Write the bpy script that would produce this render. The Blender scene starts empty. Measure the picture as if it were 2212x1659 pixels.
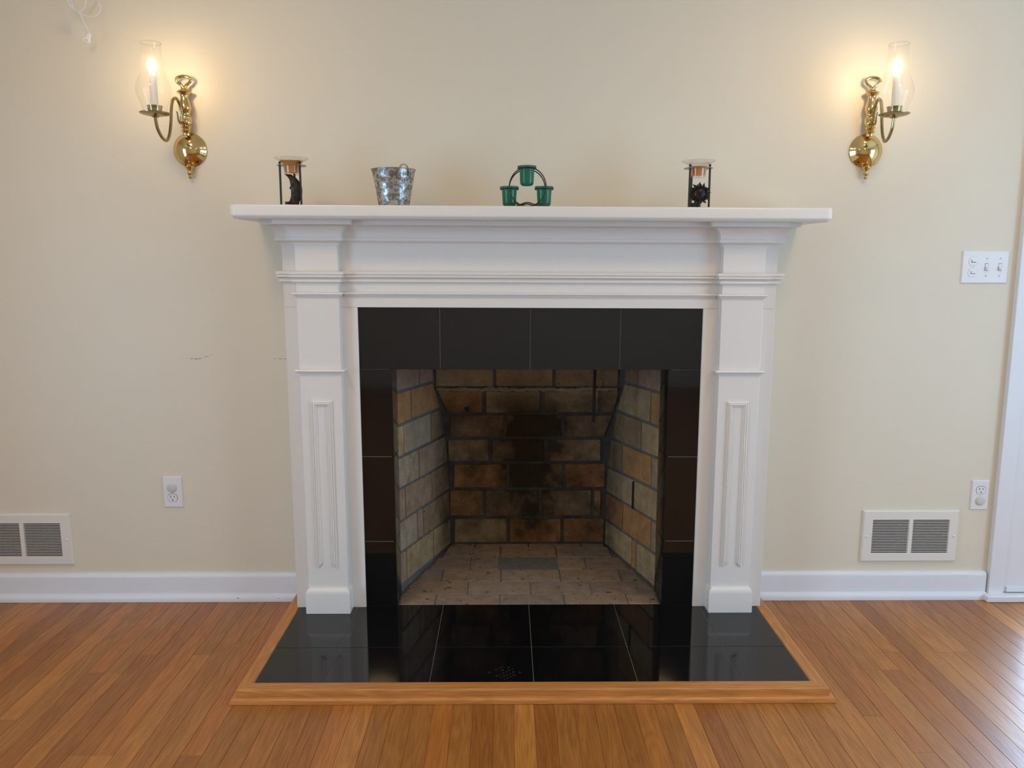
import bpy, bmesh, math, random
from mathutils import Vector, Matrix
random.seed(7)
S = 0.0254                      # all dimensions below are inches; S turns them into metres
sc = bpy.context.scene
COL = sc.collection
PI = math.pi

# ------------------------------------------------------------------ camera
cam = bpy.data.cameras.new('camera'); cam.sensor_width = 36; cam.lens = 36 * 1719.88 / 2212
cam.clip_start = 0.05
co = bpy.data.objects.new('camera', cam); COL.objects.link(co)
pitch, yaw, roll = 0.1555, 0.0071, 0.0002
fw = Vector((math.sin(yaw) * math.cos(pitch), math.cos(yaw) * math.cos(pitch), -math.sin(pitch)))
rt = Vector((math.cos(yaw), -math.sin(yaw), 0)); up = rt.cross(fw)
r2 = math.cos(roll) * rt + math.sin(roll) * up; u2 = -math.sin(roll) * rt + math.cos(roll) * up
M = Matrix((r2, u2, -fw)).transposed().to_4x4()
M.translation = Vector((-3.128, -106.125, 48.325)) * S
co.matrix_world = M
sc.camera = co

# ------------------------------------------------------------------ world, daylight, exposure
w = bpy.data.worlds.new('sky'); sc.world = w; w.use_nodes = True
w.node_tree.nodes['Background'].inputs[0].default_value = (0.62, 0.78, 1.0, 1)
w.node_tree.nodes['Background'].inputs[1].default_value = 1.0
def daylight(name, loc, rot, sx, sy, power, color):
    l = bpy.data.lights.new(name, 'AREA'); l.shape = 'RECTANGLE'; l.size = sx * S; l.size_y = sy * S
    l.energy = power; l.color = color
    o = bpy.data.objects.new(name, l); COL.objects.link(o)
    o.location = Vector(loc) * S; o.rotation_euler = rot
    return o
# daylight entering by the side-wall windows and the glazed door
daylight('daylight_right_window', (122, -74, 40), (PI / 2, 0, PI / 2), 66, 70, 40, (0.40, 0.68, 1.0))
daylight('daylight_left_window', (-112, -84, 40), (PI / 2, 0, -PI / 2), 50, 70, 40, (0.44, 0.71, 1.0))
daylight('daylight_door', (89, 14, 40), (PI / 2, 0, PI), 30, 68, 42, (0.45, 0.70, 1.0))
sc.view_settings.view_transform = 'Standard'; sc.view_settings.look = 'None'
sc.view_settings.exposure = 0.56; sc.view_settings.gamma = 1.0
sc.view_settings.use_curve_mapping = False

# ------------------------------------------------------------------ materials
def newmat(name):
    m = bpy.data.materials.new(name); m.use_nodes = True
    nt = m.node_tree; b = nt.nodes['Principled BSDF']
    return m, nt, b
def N(nt, typ, **kw):
    n = nt.nodes.new(typ)
    for k, v in kw.items():
        if k.startswith('i_'):
            n.inputs[k[2:].replace('_', ' ')].default_value = v
        else:
            setattr(n, k, v)
    return n
def L(nt, a, b): nt.links.new(a, b)
def MATH(nt, op, a, b=None, c=None, clamp=False):
    n = nt.nodes.new('ShaderNodeMath'); n.operation = op; n.use_clamp = clamp
    for i, v in enumerate((a, b, c)):
        if v is None: continue
        if isinstance(v, (int, float)): n.inputs[i].default_value = v
        else: L(nt, v, n.inputs[i])
    return n.outputs[0]
def MIX(nt, fac, a, b, blend='MIX'):
    n = nt.nodes.new('ShaderNodeMix'); n.data_type = 'RGBA'; n.blend_type = blend
    for s, v in ((n.inputs[0], fac), (n.inputs[6], a), (n.inputs[7], b)):
        if isinstance(v, (int, float)): s.default_value = v
        elif isinstance(v, tuple): s.default_value = v if len(v) == 4 else (*v, 1)
        else: L(nt, v, s)
    return n.outputs[2]
def RAMP(nt, fac, stops):
    n = nt.nodes.new('ShaderNodeValToRGB'); e = n.color_ramp.elements
    while len(e) < len(stops): e.new(0.5)
    for el, (p, c) in zip(e, stops):
        el.position = p; el.color = (c, c, c, 1) if isinstance(c, (int, float)) else (*c, 1)
    L(nt, fac, n.inputs[0]); return n.outputs[0]
def NOISE(nt, vec, scale, detail=4, rough=0.55, dist=0.0):
    n = nt.nodes.new('ShaderNodeTexNoise'); n.inputs['Scale'].default_value = scale
    n.inputs['Detail'].default_value = detail; n.inputs['Roughness'].default_value = rough
    n.inputs['Distortion'].default_value = dist
    if vec is not None: L(nt, vec, n.inputs['Vector'])
    return n.outputs[0]
def BUMP(nt, b, h, strength=0.2, dist=0.002):
    n = nt.nodes.new('ShaderNodeBump'); n.inputs['Strength'].default_value = strength
    n.inputs['Distance'].default_value = dist
    L(nt, h, n.inputs['Height']); L(nt, n.outputs[0], b.inputs['Normal'])
def POS(nt): return nt.nodes.new('ShaderNodeNewGeometry').outputs['Position']
def OBJ(nt): return nt.nodes.new('ShaderNodeTexCoord').outputs['Object']

def paint(name, col, rough=0.5, bump=0.04, scale=60, var=0.03):
    m, nt, b = newmat(name)
    p = POS(nt)
    n1 = NOISE(nt, p, 3.0, 3)
    c = MIX(nt, n1, tuple(x * (1 - var) for x in col), tuple(min(1, x * (1 + var)) for x in col))
    L(nt, c, b.inputs['Base Color']); b.inputs['Roughness'].default_value = rough
    BUMP(nt, b, NOISE(nt, p, scale, 3), bump, 0.004)
    return m
M_white = paint('white_mantel_paint', (0.80, 0.77, 0.73), 0.32, 0.05, 45, 0.015)
M_base = paint('white_trim_paint', (0.78, 0.80, 0.85), 0.38, 0.06, 40, 0.02)
M_ceil = paint('ceiling_paint', (0.82, 0.80, 0.76), 0.8, 0.05, 80, 0.02)
M_plate = paint('white_plastic', (0.80, 0.80, 0.82), 0.3, 0.0, 40, 0.0)
M_cap = paint('clear_grey_plastic_cap', (0.62, 0.60, 0.58), 0.25, 0.0, 40, 0.02)
M_vent = paint('cream_vent_enamel', (0.80, 0.765, 0.71), 0.35, 0.02, 40, 0.01)
M_cream = paint('cream_casing_paint', (0.74, 0.66, 0.50), 0.5, 0.04, 40, 0.02)
M_dark = paint('dark_void', (0.010, 0.010, 0.012), 0.8, 0.0, 40, 0.0)
M_slot = paint('dark_slot', (0.03, 0.028, 0.025), 0.6, 0.0, 40, 0.0)
M_slotdark = paint('sooty_black_iron', (0.006, 0.006, 0.006), 0.75, 0.0, 40, 0.1)
M_iron = paint('black_wrought_iron', (0.012, 0.012, 0.013), 0.42, 0.15, 300, 0.2)
M_residue = paint('faint_grey_residue', (0.013, 0.0125, 0.012), 0.6, 0.0, 40, 0.4)
M_soil = paint('ground_outside', (0.20, 0.24, 0.12), 0.9, 0.0, 40, 0.2)

def wall_material():
    m, nt, b = newmat('cream_wall_paint')
    p = POS(nt)
    n1 = NOISE(nt, p, 1.4, 3)
    col = MIX(nt, n1, (0.745, 0.685, 0.555), (0.775, 0.710, 0.585))
    sp = nt.nodes.new('ShaderNodeSeparateXYZ'); L(nt, p, sp.inputs[0])
    X, Z = sp.outputs[0], sp.outputs[2]
    brk = RAMP(nt, NOISE(nt, p, 130, 2), [(0.42, 0.0), (0.58, 1.0)])
    def scuff(x0, z0, x1, z1, wd):
        sl = (z1 - z0) / (x1 - x0)
        line = MATH(nt, 'MULTIPLY_ADD', X, sl, (z0 - sl * x0) * S)
        d = MATH(nt, 'ABSOLUTE', MATH(nt, 'SUBTRACT', Z, line))
        a = MATH(nt, 'LESS_THAN', d, wd * S)
        a = MATH(nt, 'MULTIPLY', a, MATH(nt, 'GREATER_THAN', X, x0 * S))
        a = MATH(nt, 'MULTIPLY', a, MATH(nt, 'LESS_THAN', X, x1 * S))
        return MATH(nt, 'MULTIPLY', a, brk)
    s = None
    for q in ((-48.3, 34.45, -47.0, 34.38, .07), (-47.1, 34.40, -46.4, 34.40, .13), (-46.5, 34.38, -44.7, 35.0, .07), (-36.0, 34.38, -34.2, 34.36, .06)):
        v = scuff(*q); s = v if s is None else MATH(nt, 'MAXIMUM', s, v)
    col = MIX(nt, MATH(nt, 'MULTIPLY', s, 0.5), col, (0.10, 0.07, 0.05))
    L(nt, col, b.inputs['Base Color']); b.inputs['Roughness'].default_value = 0.42
    b.inputs['Specular IOR Level'].default_value = 0.35
    BUMP(nt, b, NOISE(nt, p, 55, 3), 0.05, 0.004)
    return m
M_wall = wall_material()

def tile_material():
    m, nt, b = newmat('polished_black_tile')
    p = POS(nt)
    sp = RAMP(nt, NOISE(nt, p, 420, 1), [(0.80, 0.0), (0.83, 1.0)])
    c = MIX(nt, MATH(nt, 'MULTIPLY', sp, 0.25), (0.0045, 0.0045, 0.005), (0.35, 0.33, 0.30))
    L(nt, c, b.inputs['Base Color'])
    r = RAMP(nt, NOISE(nt, p, 6, 3), [(0.3, 0.045), (0.75, 0.085)])
    L(nt, r, b.inputs['Roughness']); b.inputs['IOR'].default_value = 1.52
    return m
M_tile = tile_material()
M_grout = paint('pale_grey_grout', (0.23, 0.22, 0.20), 0.9, 0.1, 400, 0.1)

def oak(name, base, var, coat=0.25, rough=0.32, axis='y'):
    m, nt, b = newmat(name)
    oi = nt.nodes.new('ShaderNodeObjectInfo')
    tc = OBJ(nt) if False else POS(nt)
    mp = nt.nodes.new('ShaderNodeMapping')
    off = nt.nodes.new('ShaderNodeCombineXYZ')
    L(nt, MATH(nt, 'MULTIPLY', oi.outputs['Random'], 37.0), off.inputs[0])
    L(nt, MATH(nt, 'MULTIPLY', oi.outputs['Random'], 91.0), off.inputs[1])
    L(nt, tc, mp.inputs['Vector']); L(nt, off.outputs[0], mp.inputs['Location'])
    mp.inputs['Scale'].default_value = (1, 0.09, 1) if axis == 'y' else (0.09, 1, 1)
    v = mp.outputs[0]
    # cathedral figure: bands of a stretched, distorted field
    f1 = NOISE(nt, v, 13, 2, 0.5, 0.6)
    bands = MATH(nt, 'SINE', MATH(nt, 'MULTIPLY', f1, 70.0))
    bands = MATH(nt, 'MULTIPLY_ADD', bands, 0.5, 0.5)
    mp2 = nt.nodes.new('ShaderNodeMapping'); L(nt, tc, mp2.inputs['Vector']); L(nt, off.outputs[0], mp2.inputs['Location'])
    mp2.inputs['Scale'].default_value = (1, 0.035, 1) if axis == 'y' else (0.035, 1, 1)
    pores = RAMP(nt, NOISE(nt, mp2.outputs[0], 330, 3, 0.6), [(0.36, 1.0), (0.56, 0.0)])
    big = NOISE(nt, v, 4.5, 2)
    col = MIX(nt, big, tuple(x * 0.80 for x in base), tuple(x * 1.18 for x in base))
    col = MIX(nt, MATH(nt, 'MULTIPLY', bands, 0.36), col, tuple(x * y for x, y in zip(base, (0.52, 0.44, 0.36))))
    col = MIX(nt, MATH(nt, 'MULTIPLY', pores, 0.42), col, tuple(x * y for x, y in zip(base, (0.42, 0.33, 0.26))))
    col = MIX(nt, 1.0, col, oi.outputs['Color'], 'MULTIPLY')
    L(nt, col, b.inputs['Base Color'])
    L(nt, MATH(nt, 'MULTIPLY_ADD', pores, 0.12, rough), b.inputs['Roughness'])
    b.inputs['Coat Weight'].default_value = coat; b.inputs['Coat Roughness'].default_value = 0.16
    BUMP(nt, b, MATH(nt, 'SUBTRACT', 1.0, pores), 0.05, 0.001)
    return m
M_floor = oak('oak_strip_floor', (0.43, 0.168, 0.036), 0.2, 0.08)
M_oak_x = oak('oak_border_lengthwise', (0.58, 0.245, 0.062), 0.2, 0.05, 0.42, 'x')
M_oak_y = oak('oak_border_crosswise', (0.58, 0.245, 0.062), 0.2, 0.05, 0.42, 'y')

def brick_material(name, floor=False):
    m, nt, b = newmat(name)
    oi = nt.nodes.new('ShaderNodeObjectInfo'); p = POS(nt)
    sp = nt.nodes.new('ShaderNodeSeparateXYZ'); L(nt, p, sp.inputs[0])
    X, Y, Z = sp.outputs
    n1 = NOISE(nt, p, 22, 5, 0.65); n2 = NOISE(nt, p, 160, 4, 0.6)
    col = MIX(nt, RAMP(nt, n1, [(0.3, 0.0), (0.72, 1.0)]), MIX(nt, 1.0, oi.outputs['Color'], (0.62, 0.58, 0.52), 'MULTIPLY'), oi.outputs['Color'])
    col = MIX(nt, RAMP(nt, n2, [(0.5, 0.0), (0.9, 0.35)]), col, (0.52, 0.44, 0.33))
    pit = RAMP(nt, NOISE(nt, p, 95, 2, 0.5), [(0.70, 0.0), (0.74, 1.0)])
    col = MIX(nt, MATH(nt, 'MULTIPLY', pit, 0.8), col, (0.02, 0.016, 0.012))
    # soot: a plume licked up the back brickwork plus loose patches
    wob = MATH(nt, 'MULTIPLY_ADD', NOISE(nt, p, 6.5, 5, 0.66), 1.5, -0.75)
    if not floor:
        dx = MATH(nt, 'DIVIDE', MATH(nt, 'SUBTRACT', X, 1.2 * S), 9.0 * S)
        dz = MATH(nt, 'DIVIDE', MATH(nt, 'SUBTRACT', Z, 19 * S), 27.0 * S)
        rr = MATH(nt, 'SQRT', MATH(nt, 'ADD', MATH(nt, 'MULTIPLY', dx, dx), MATH(nt, 'MULTIPLY', dz, dz)))
        plume = RAMP(nt, MATH(nt, 'ADD', rr, wob), [(0.42, 1.0), (1.02, 0.0)])
        deep = RAMP(nt, MATH(nt, 'DIVIDE', Y, 25 * S), [(0.70, 0.0), (0.88, 1.0)])
        plume = MATH(nt, 'MULTIPLY', plume, deep)
        haze = MATH(nt, 'MULTIPLY', deep, RAMP(nt, NOISE(nt, p, 8, 5, 0.65), [(0.25, 0.1), (0.66, 0.9)]))
        spots = RAMP(nt, NOISE(nt, p, 6.5, 4, 0.6), [(0.60, 0.0), (0.70, 0.7)])
        soot = MATH(nt, 'MAXIMUM', MATH(nt, 'MAXIMUM', plume, haze), MATH(nt, 'MULTIPLY', spots, 0.6))
    else:
        soot = MATH(nt, 'MULTIPLY', RAMP(nt, NOISE(nt, p, 28, 4, 0.6), [(0.60, 0.0), (0.68, 1.0)]), 0.75)
    col = MIX(nt, MATH(nt, 'MULTIPLY', soot, 0.90), col, (0.012, 0.010, 0.009))
    L(nt, col, b.inputs['Base Color']); b.inputs['Roughness'].default_value = 0.85
    b.inputs['Specular IOR Level'].default_value = 0.25
    h = MATH(nt, 'SUBTRACT', MATH(nt, 'MULTIPLY_ADD', n2, 0.5, n1), pit)
    BUMP(nt, b, h, 0.45, 0.004)
    return m
M_brick = brick_material('yellow_fire_brick'); M_brickf = brick_material('firebox_floor_brick', True)
def mortar_material():
    m, nt, b = newmat('grey_firebox_mortar')
    p = POS(nt); sp = nt.nodes.new('ShaderNodeSeparateXYZ'); L(nt, p, sp.inputs[0])
    c = MIX(nt, NOISE(nt, p, 30, 4), (0.085, 0.082, 0.078), (0.19, 0.18, 0.168))
    soot = MATH(nt, 'MULTIPLY', RAMP(nt, MATH(nt, 'DIVIDE', sp.outputs[1], 25 * S), [(0.70, 0.0), (0.88, 1.0)]), RAMP(nt, NOISE(nt, p, 9, 4, 0.6), [(0.2, 0.95), (0.75, 0.35)]))
    c = MIX(nt, soot, c, (0.014, 0.012, 0.011))
    L(nt, c, b.inputs['Base Color']); b.inputs['Roughness'].default_value = 0.95
    BUMP(nt, b, NOISE(nt, p, 120, 4), 0.5, 0.004)
    return m
M_tanmortar = paint('tan_smeared_mortar', (0.30, 0.225, 0.15), 0.95, 0.8, 120, 0.4)
M_mortar = mortar_material()

def metal(name, col, rough, var=0.0, scale=40):
    m, nt, b = newmat(name)
    b.inputs['Metallic'].default_value = 1.0
    n = NOISE(nt, POS(nt), scale, 3)
    L(nt, MIX(nt, n, tuple(x * (1 - var) for x in col), col), b.inputs['Base Color'])
    L(nt, MATH(nt, 'MULTIPLY_ADD', n, 0.05, rough), b.inputs['Roughness'])
    return m
M_brass = metal('polished_brass', (0.73, 0.54, 0.25), 0.07, 0.08)
M_brass2 = metal('aged_brass', (0.45, 0.34, 0.17), 0.20, 0.25)
M_steel = metal('dull_grey_steel', (0.42, 0.42, 0.43), 0.35, 0.1)
M_bronze = metal('bronze_wire', (0.42, 0.28, 0.13), 0.3, 0.2)
def galvanized():
    m, nt, b = newmat('mottled_galvanized_steel')
    p = OBJ(nt)
    n = NOISE(nt, p, 75, 5, 0.65, 0.4)
    f = RAMP(nt, n, [(0.46, 0.0), (0.54, 1.0)])
    f2 = NOISE(nt, p, 90, 3)
    c = MIX(nt, f, (0.17, 0.165, 0.16), (0.56, 0.60, 0.62))
    c = MIX(nt, MATH(nt, 'MULTIPLY', f2, 0.35), c, (0.45, 0.42, 0.36))
    L(nt, c, b.inputs['Base Color']); b.inputs['Metallic'].default_value = 0.85
    L(nt, MATH(nt, 'MULTIPLY_ADD', f, -0.14, 0.44), b.inputs['Roughness'])
    return m
M_galv = galvanized()
def thin_glass(name, tint, edge=0.75, refl=0.06, rough=0.02, frost=0.0):
    # thin-walled glass: straight transmission, facing-dependent reflection, optional frosting
    m = bpy.data.materials.new(name); m.use_nodes = True; nt = m.node_tree; nt.nodes.clear()
    out = nt.nodes.new('ShaderNodeOutputMaterial')
    tr = nt.nodes.new('ShaderNodeBsdfTransparent'); tr.inputs[0].default_value = (*tint, 1)
    gl = nt.nodes.new('ShaderNodeBsdfGlossy'); gl.inputs['Roughness'].default_value = rough
    lw = nt.nodes.new('ShaderNodeLayerWeight'); lw.inputs[0].default_value = 0.35
    fac = MATH(nt, 'MULTIPLY_ADD', lw.outputs['Facing'], edge * 0.4, refl)
    mx = nt.nodes.new('ShaderNodeMixShader'); L(nt, fac, mx.inputs[0])
    if frost:
        df = nt.nodes.new('ShaderNodeBsdfTranslucent'); df.inputs[0].default_value = (*tint, 1)
        d2 = nt.nodes.new('ShaderNodeBsdfDiffuse'); d2.inputs[0].default_value = (*tint, 1)
        ms = nt.nodes.new('ShaderNodeMixShader'); ms.inputs[0].default_value = 0.5
        L(nt, df.outputs[0], ms.inputs[1]); L(nt, d2.outputs[0], ms.inputs[2])
        mf = nt.nodes.new('ShaderNodeMixShader'); mf.inputs[0].default_value = frost
        L(nt, tr.outputs[0], mf.inputs[1]); L(nt, ms.outputs[0], mf.inputs[2]); L(nt, mf.outputs[0], mx.inputs[1])
    else:
        L(nt, tr.outputs[0], mx.inputs[1])
    L(nt, gl.outputs[0], mx.inputs[2]); L(nt, mx.outputs[0], out.inputs[0])
    return m
M_glass = thin_glass('clear_chimney_glass', (0.99, 0.985, 0.975), 0.5, 0.02, 0.02, 0.010)
M_dish = thin_glass('clear_dish_glass', (0.93, 0.93, 0.90), 0.9, 0.05)
M_pane = thin_glass('window_glass', (0.97, 0.98, 0.98), 0.2, 0.04)
M_green = thin_glass('frosted_green_glass', (0.045, 0.30, 0.18), 0.35, 0.03, 0.25, 0.74)
def wax_material(name, col):
    m, nt, b = newmat(name)
    b.inputs['Base Color'].default_value = (*col, 1); b.inputs['Roughness'].default_value = 0.45
    b.inputs['Subsurface Weight'].default_value = 0.35; b.inputs['Subsurface Radius'].default_value = (0.012, 0.005, 0.002)
    return m
M_wax = wax_material('orange_wax', (0.80, 0.30, 0.05)); M_sleeve = wax_material('white_candle_sleeve', (0.86, 0.83, 0.78))
M_darkwax = wax_material('dark_burnt_wax', (0.02, 0.05, 0.035))
def bronze_cast():
    m, nt, b = newmat('dark_cast_bronze')
    n = NOISE(nt, OBJ(nt), 60, 4)
    L(nt, MIX(nt, RAMP(nt, n, [(0.5, 0.0), (0.75, 1.0)]), (0.018, 0.016, 0.014), (0.075, 0.052, 0.030)), b.inputs['Base Color'])
    b.inputs['Metallic'].default_value = 0.5; b.inputs['Roughness'].default_value = 0.42
    return m
M_cast = bronze_cast()
def emit(name, col, st):
    m = bpy.data.materials.new(name); m.use_nodes = True; nt = m.node_tree; nt.nodes.clear()
    o = nt.nodes.new('ShaderNodeOutputMaterial'); e = nt.nodes.new('ShaderNodeEmission')
    e.inputs[0].default_value = (*col, 1); e.inputs[1].default_value = st; L(nt, e.outputs[0], o.inputs[0])
    return m
M_fil = emit('glowing_filament', (1.0, 0.74, 0.42), 98)
M_lampglow = emit('lit_opal_diffuser', (1.0, 0.67, 0.37), 17)

# ------------------------------------------------------------------ mesh helpers (inches)
class MB:
    def __init__(self): self.v = []; self.f = []
    def add(self, vs, fs):
        o = len(self.v); self.v += [tuple(p) for p in vs]; self.f += [[i + o for i in q] for q in fs]; return self
    def box(self, x0, x1, y0, y1, z0, z1):
        x0, x1 = sorted((x0, x1)); y0, y1 = sorted((y0, y1)); z0, z1 = sorted((z0, z1))
        return self.add([(x0, y0, z0), (x1, y0, z0), (x1, y1, z0), (x0, y1, z0), (x0, y0, z1), (x1, y0, z1), (x1, y1, z1), (x0, y1, z1)],
                        [(0, 3, 2, 1), (4, 5, 6, 7), (0, 1, 5, 4), (1, 2, 6, 5), (2, 3, 7, 6), (3, 0, 4, 7)])
    def lathe(self, prof, c, n=32, axis='z', sq=1.0, close=True):
        rings = []
        for (rr, h) in prof:
            ring = []
            for k in range(n):
                a = 2 * PI * k / n; p, q = rr * math.cos(a), rr * math.sin(a) * sq
                ring.append((c[0] + p, c[1] + q, c[2] + h) if axis == 'z' else ((c[0] + p, c[1] + h, c[2] + q) if axis == 'y' else (c[0] + h, c[1] + p, c[2] + q)))
            rings.append(ring)
        vs = [p for r_ in rings for p in r_]; fs = []
        for i in range(len(rings) - 1):
            for k in range(n):
                k2 = (k + 1) % n; fs.append((i * n + k, i * n + k2, (i + 1) * n + k2, (i + 1) * n + k))
        if close:
            fs.append(tuple(range(n))[::-1]); fs.append(tuple((len(rings) - 1) * n + k for k in range(n)))
        return self.add(vs, fs)
    def tube(self, pts, rad, n=10, closed=False, smooth=0):
        P = [Vector(p) for p in pts]
        if smooth: P = spline(P, smooth, closed)
        m = len(P); rads = rad if isinstance(rad, list) else [rad] * m
        if isinstance(rad, list) and len(rad) != m:
            rads = [rad[0] + (rad[-1] - rad[0]) * i / (m - 1) for i in range(m)]
        T = []
        for i in range(m):
            a = P[(i - 1) % m] if (closed or i > 0) else P[i]; b = P[(i + 1) % m] if (closed or i < m - 1) else P[i]
            T.append((b - a).normalized())
        nrm = T[0].orthogonal().normalized(); vs = []
        for i in range(m):
            nrm = (nrm - T[i] * nrm.dot(T[i])).normalized(); bi = T[i].cross(nrm)
            for k in range(n):
                a = 2 * PI * k / n; vs.append(P[i] + (nrm * math.cos(a) + bi * math.sin(a)) * rads[i])
        fs = []
        for i in range(m if closed else m - 1):
            j = (i + 1) % m
            for k in range(n):
                k2 = (k + 1) % n; fs.append((i * n + k, i * n + k2, j * n + k2, j * n + k))
        if not closed:
            fs.append(tuple(range(n))[::-1]); fs.append(tuple((m - 1) * n + k for k in range(n)))
        return self.add(vs, fs)
    def prism(self, poly, fn0, fn1):
        n = len(poly); vs = [fn0(*p) for p in poly] + [fn1(*p) for p in poly]
        fs = [tuple(range(n)), tuple(range(n, 2 * n))[::-1]] + [(i, i + n, (i + 1) % n + n, (i + 1) % n) for i in range(n)]
        return self.add(vs, fs)
    def sweep(self, prof, path, caps=True):
        # prof: (offset outward, z); path: plan points with outward on the right-hand side going +x with -y outward
        m = len(path); n = len(prof); vs = []
        dirs = [(Vector(path[i + 1]) - Vector(path[i])).normalized() for i in range(m - 1)]
        nor = [Vector((d.y, -d.x)) for d in dirs]
        for i in range(m):
            if i == 0: mv = nor[0]
            elif i == m - 1: mv = nor[-1]
            else:
                a, b = nor[i - 1], nor[i]; mv = (a + b) / (1 + a.dot(b))
            for (o, z) in prof: vs.append((path[i][0] + mv.x * o, path[i][1] + mv.y * o, z))
        fs = []
        for i in range(m - 1):
            for k in range(n - 1): fs.append((i * n + k, (i + 1) * n + k, (i + 1) * n + k + 1, i * n + k + 1))
        if caps: fs.append(tuple(range(n))); fs.append(tuple((m - 1) * n + k for k in range(n))[::-1])
        return self.add(vs, fs)
    def map(self, fn): self.v = [tuple(fn(*p)) for p in self.v]; return self
    def build(self, name, mat, parent=None, bevel=0, seg=2, smooth=False, origin=None, color=None, angle=35, tilt=False):
        vs = self.v
        if tilt: vs = [(x, y, z * (1 - 0.0001 * x)) for (x, y, z) in vs]
        if parent is not None: org = Vector(parent['_o'])
        elif origin is not None: org = Vector(origin)
        else:
            xs = [p[0] for p in vs]; ys = [p[1] for p in vs]; zs = [p[2] for p in vs]
            org = Vector(((min(xs) + max(xs)) / 2, (min(ys) + max(ys)) / 2, min(zs)))
        bm = bmesh.new(); bv = [bm.verts.new((Vector(p) - org) * S) for p in vs]
        for q in self.f:
            try: bm.faces.new([bv[i] for i in q])
            except ValueError: pass
        bmesh.ops.remove_doubles(bm, verts=bm.verts, dist=1e-6)
        bmesh.ops.recalc_face_normals(bm, faces=bm.faces)
        if bevel:
            ed = [e for e in bm.edges if len(e.link_faces) == 2 and e.calc_face_angle(0) > math.radians(angle)]
            bmesh.ops.bevel(bm, geom=ed, offset=bevel * S, segments=seg, profile=0.5, affect='EDGES', clamp_overlap=True)
        me = bpy.data.meshes.new(name); bm.to_mesh(me); bm.free()
        if smooth:
            for p in me.polygons: p.use_smooth = True
            try: me.set_sharp_from_angle(angle=math.radians(28))
            except Exception: pass
        me.materials.append(mat)
        o = bpy.data.objects.new(name, me); COL.objects.link(o)
        if parent is not None: o.parent = parent
        else: o.location = org * S
        o['_o'] = tuple(org)
        if color: o.color = (*color, 1)
        return o
def spline(P, k, closed):
    out = []; m = len(P)
    for i in range(m if closed else m - 1):
        p1, p2 = P[i], P[(i + 1) % m]
        p0 = P[i - 1] if (closed or i > 0) else p1 * 2 - p2
        p3 = P[(i + 2) % m] if (closed or i < m - 2) else p2 * 2 - p1
        for j in range(k):
            t = j / k
            out.append(0.5 * (2 * p1 + (p2 - p0) * t + (2 * p0 - 5 * p1 + 4 * p2 - p3) * t * t + (3 * p1 - p0 - 3 * p2 + p3) * t ** 3))
    if not closed: out.append(P[-1])
    return out
def spline2(prof, k): return [(v.x, v.y) for v in spline([Vector((a, b, 0)) for a, b in prof], k, False)]
def thing(name, loc, label, cat, group=None):
    o = bpy.data.objects.new(name, None); COL.objects.link(o); o.empty_display_size = 0.05
    o.location = Vector(loc) * S; o['_o'] = tuple(loc); o['label'] = label; o['category'] = cat
    if group: o['group'] = group
    return o
def tag(o, label, cat, group=None):
    o['label'] = label; o['category'] = cat
    if group: o['group'] = group
    return o
def structure(o, label=None):
    o['kind'] = 'structure'
    if label: o['label'] = label
    return o
def sempty(name, loc, label):
    o = bpy.data.objects.new(name, None); COL.objects.link(o); o.location = Vector(loc) * S
    o['_o'] = tuple(loc); o.empty_display_size = 0.05; return structure(o, label)

# ------------------------------------------------------------------ room shell
YW, ZF, ZC = 6.0, -1.5, 94.5              # fireplace wall plane, floor level, ceiling
XL, XR, YR = -104.0, 114.0, -204.0
m = MB()
m.box(XL - 5, -21, YW, YW + 5, ZF - 2, ZC).box(-21, 21, YW, YW + 5, 38, ZC).box(21, 69.9, YW, YW + 5, ZF - 2, ZC)
m.box(69.9, 106.6, YW, YW + 5, 80, ZC).box(106.6, XR + 5, YW, YW + 5, ZF - 2, ZC)
structure(m.build('wall_back', M_wall), 'cream painted wall behind the fireplace')
def wall_holes(name, m, label): structure(m.build(name, M_wall), label)
m = MB(); m.box(XR, XR + 5, YR, -108, ZF - 2, ZC).box(XR, XR + 5, -40, YW, ZF - 2, ZC).box(XR, XR + 5, -108, -40, ZF - 2, 6).box(XR, XR + 5, -108, -40, 76, ZC)
wall_holes('wall_right', m, 'cream painted right wall with a window')
m = MB(); m.box(XL - 5, XL, YR, -110, ZF - 2, ZC).box(XL - 5, XL, -58, YW, ZF - 2, ZC).box(XL - 5, XL, -110, -58, ZF - 2, 6).box(XL - 5, XL, -110, -58, 76, ZC)
wall_holes('wall_left', m, 'cream painted left wall with a window')
structure(MB().box(XL - 5, XR + 5, YR - 5, YR, ZF - 2, ZC).build('wall_rear', M_wall), 'cream painted wall behind the viewer')
structure(MB().box(XL - 5, XR + 5, YR - 5, YW + 5, ZC, ZC + 4).build('ceiling', M_ceil), 'off white ceiling')
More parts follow.
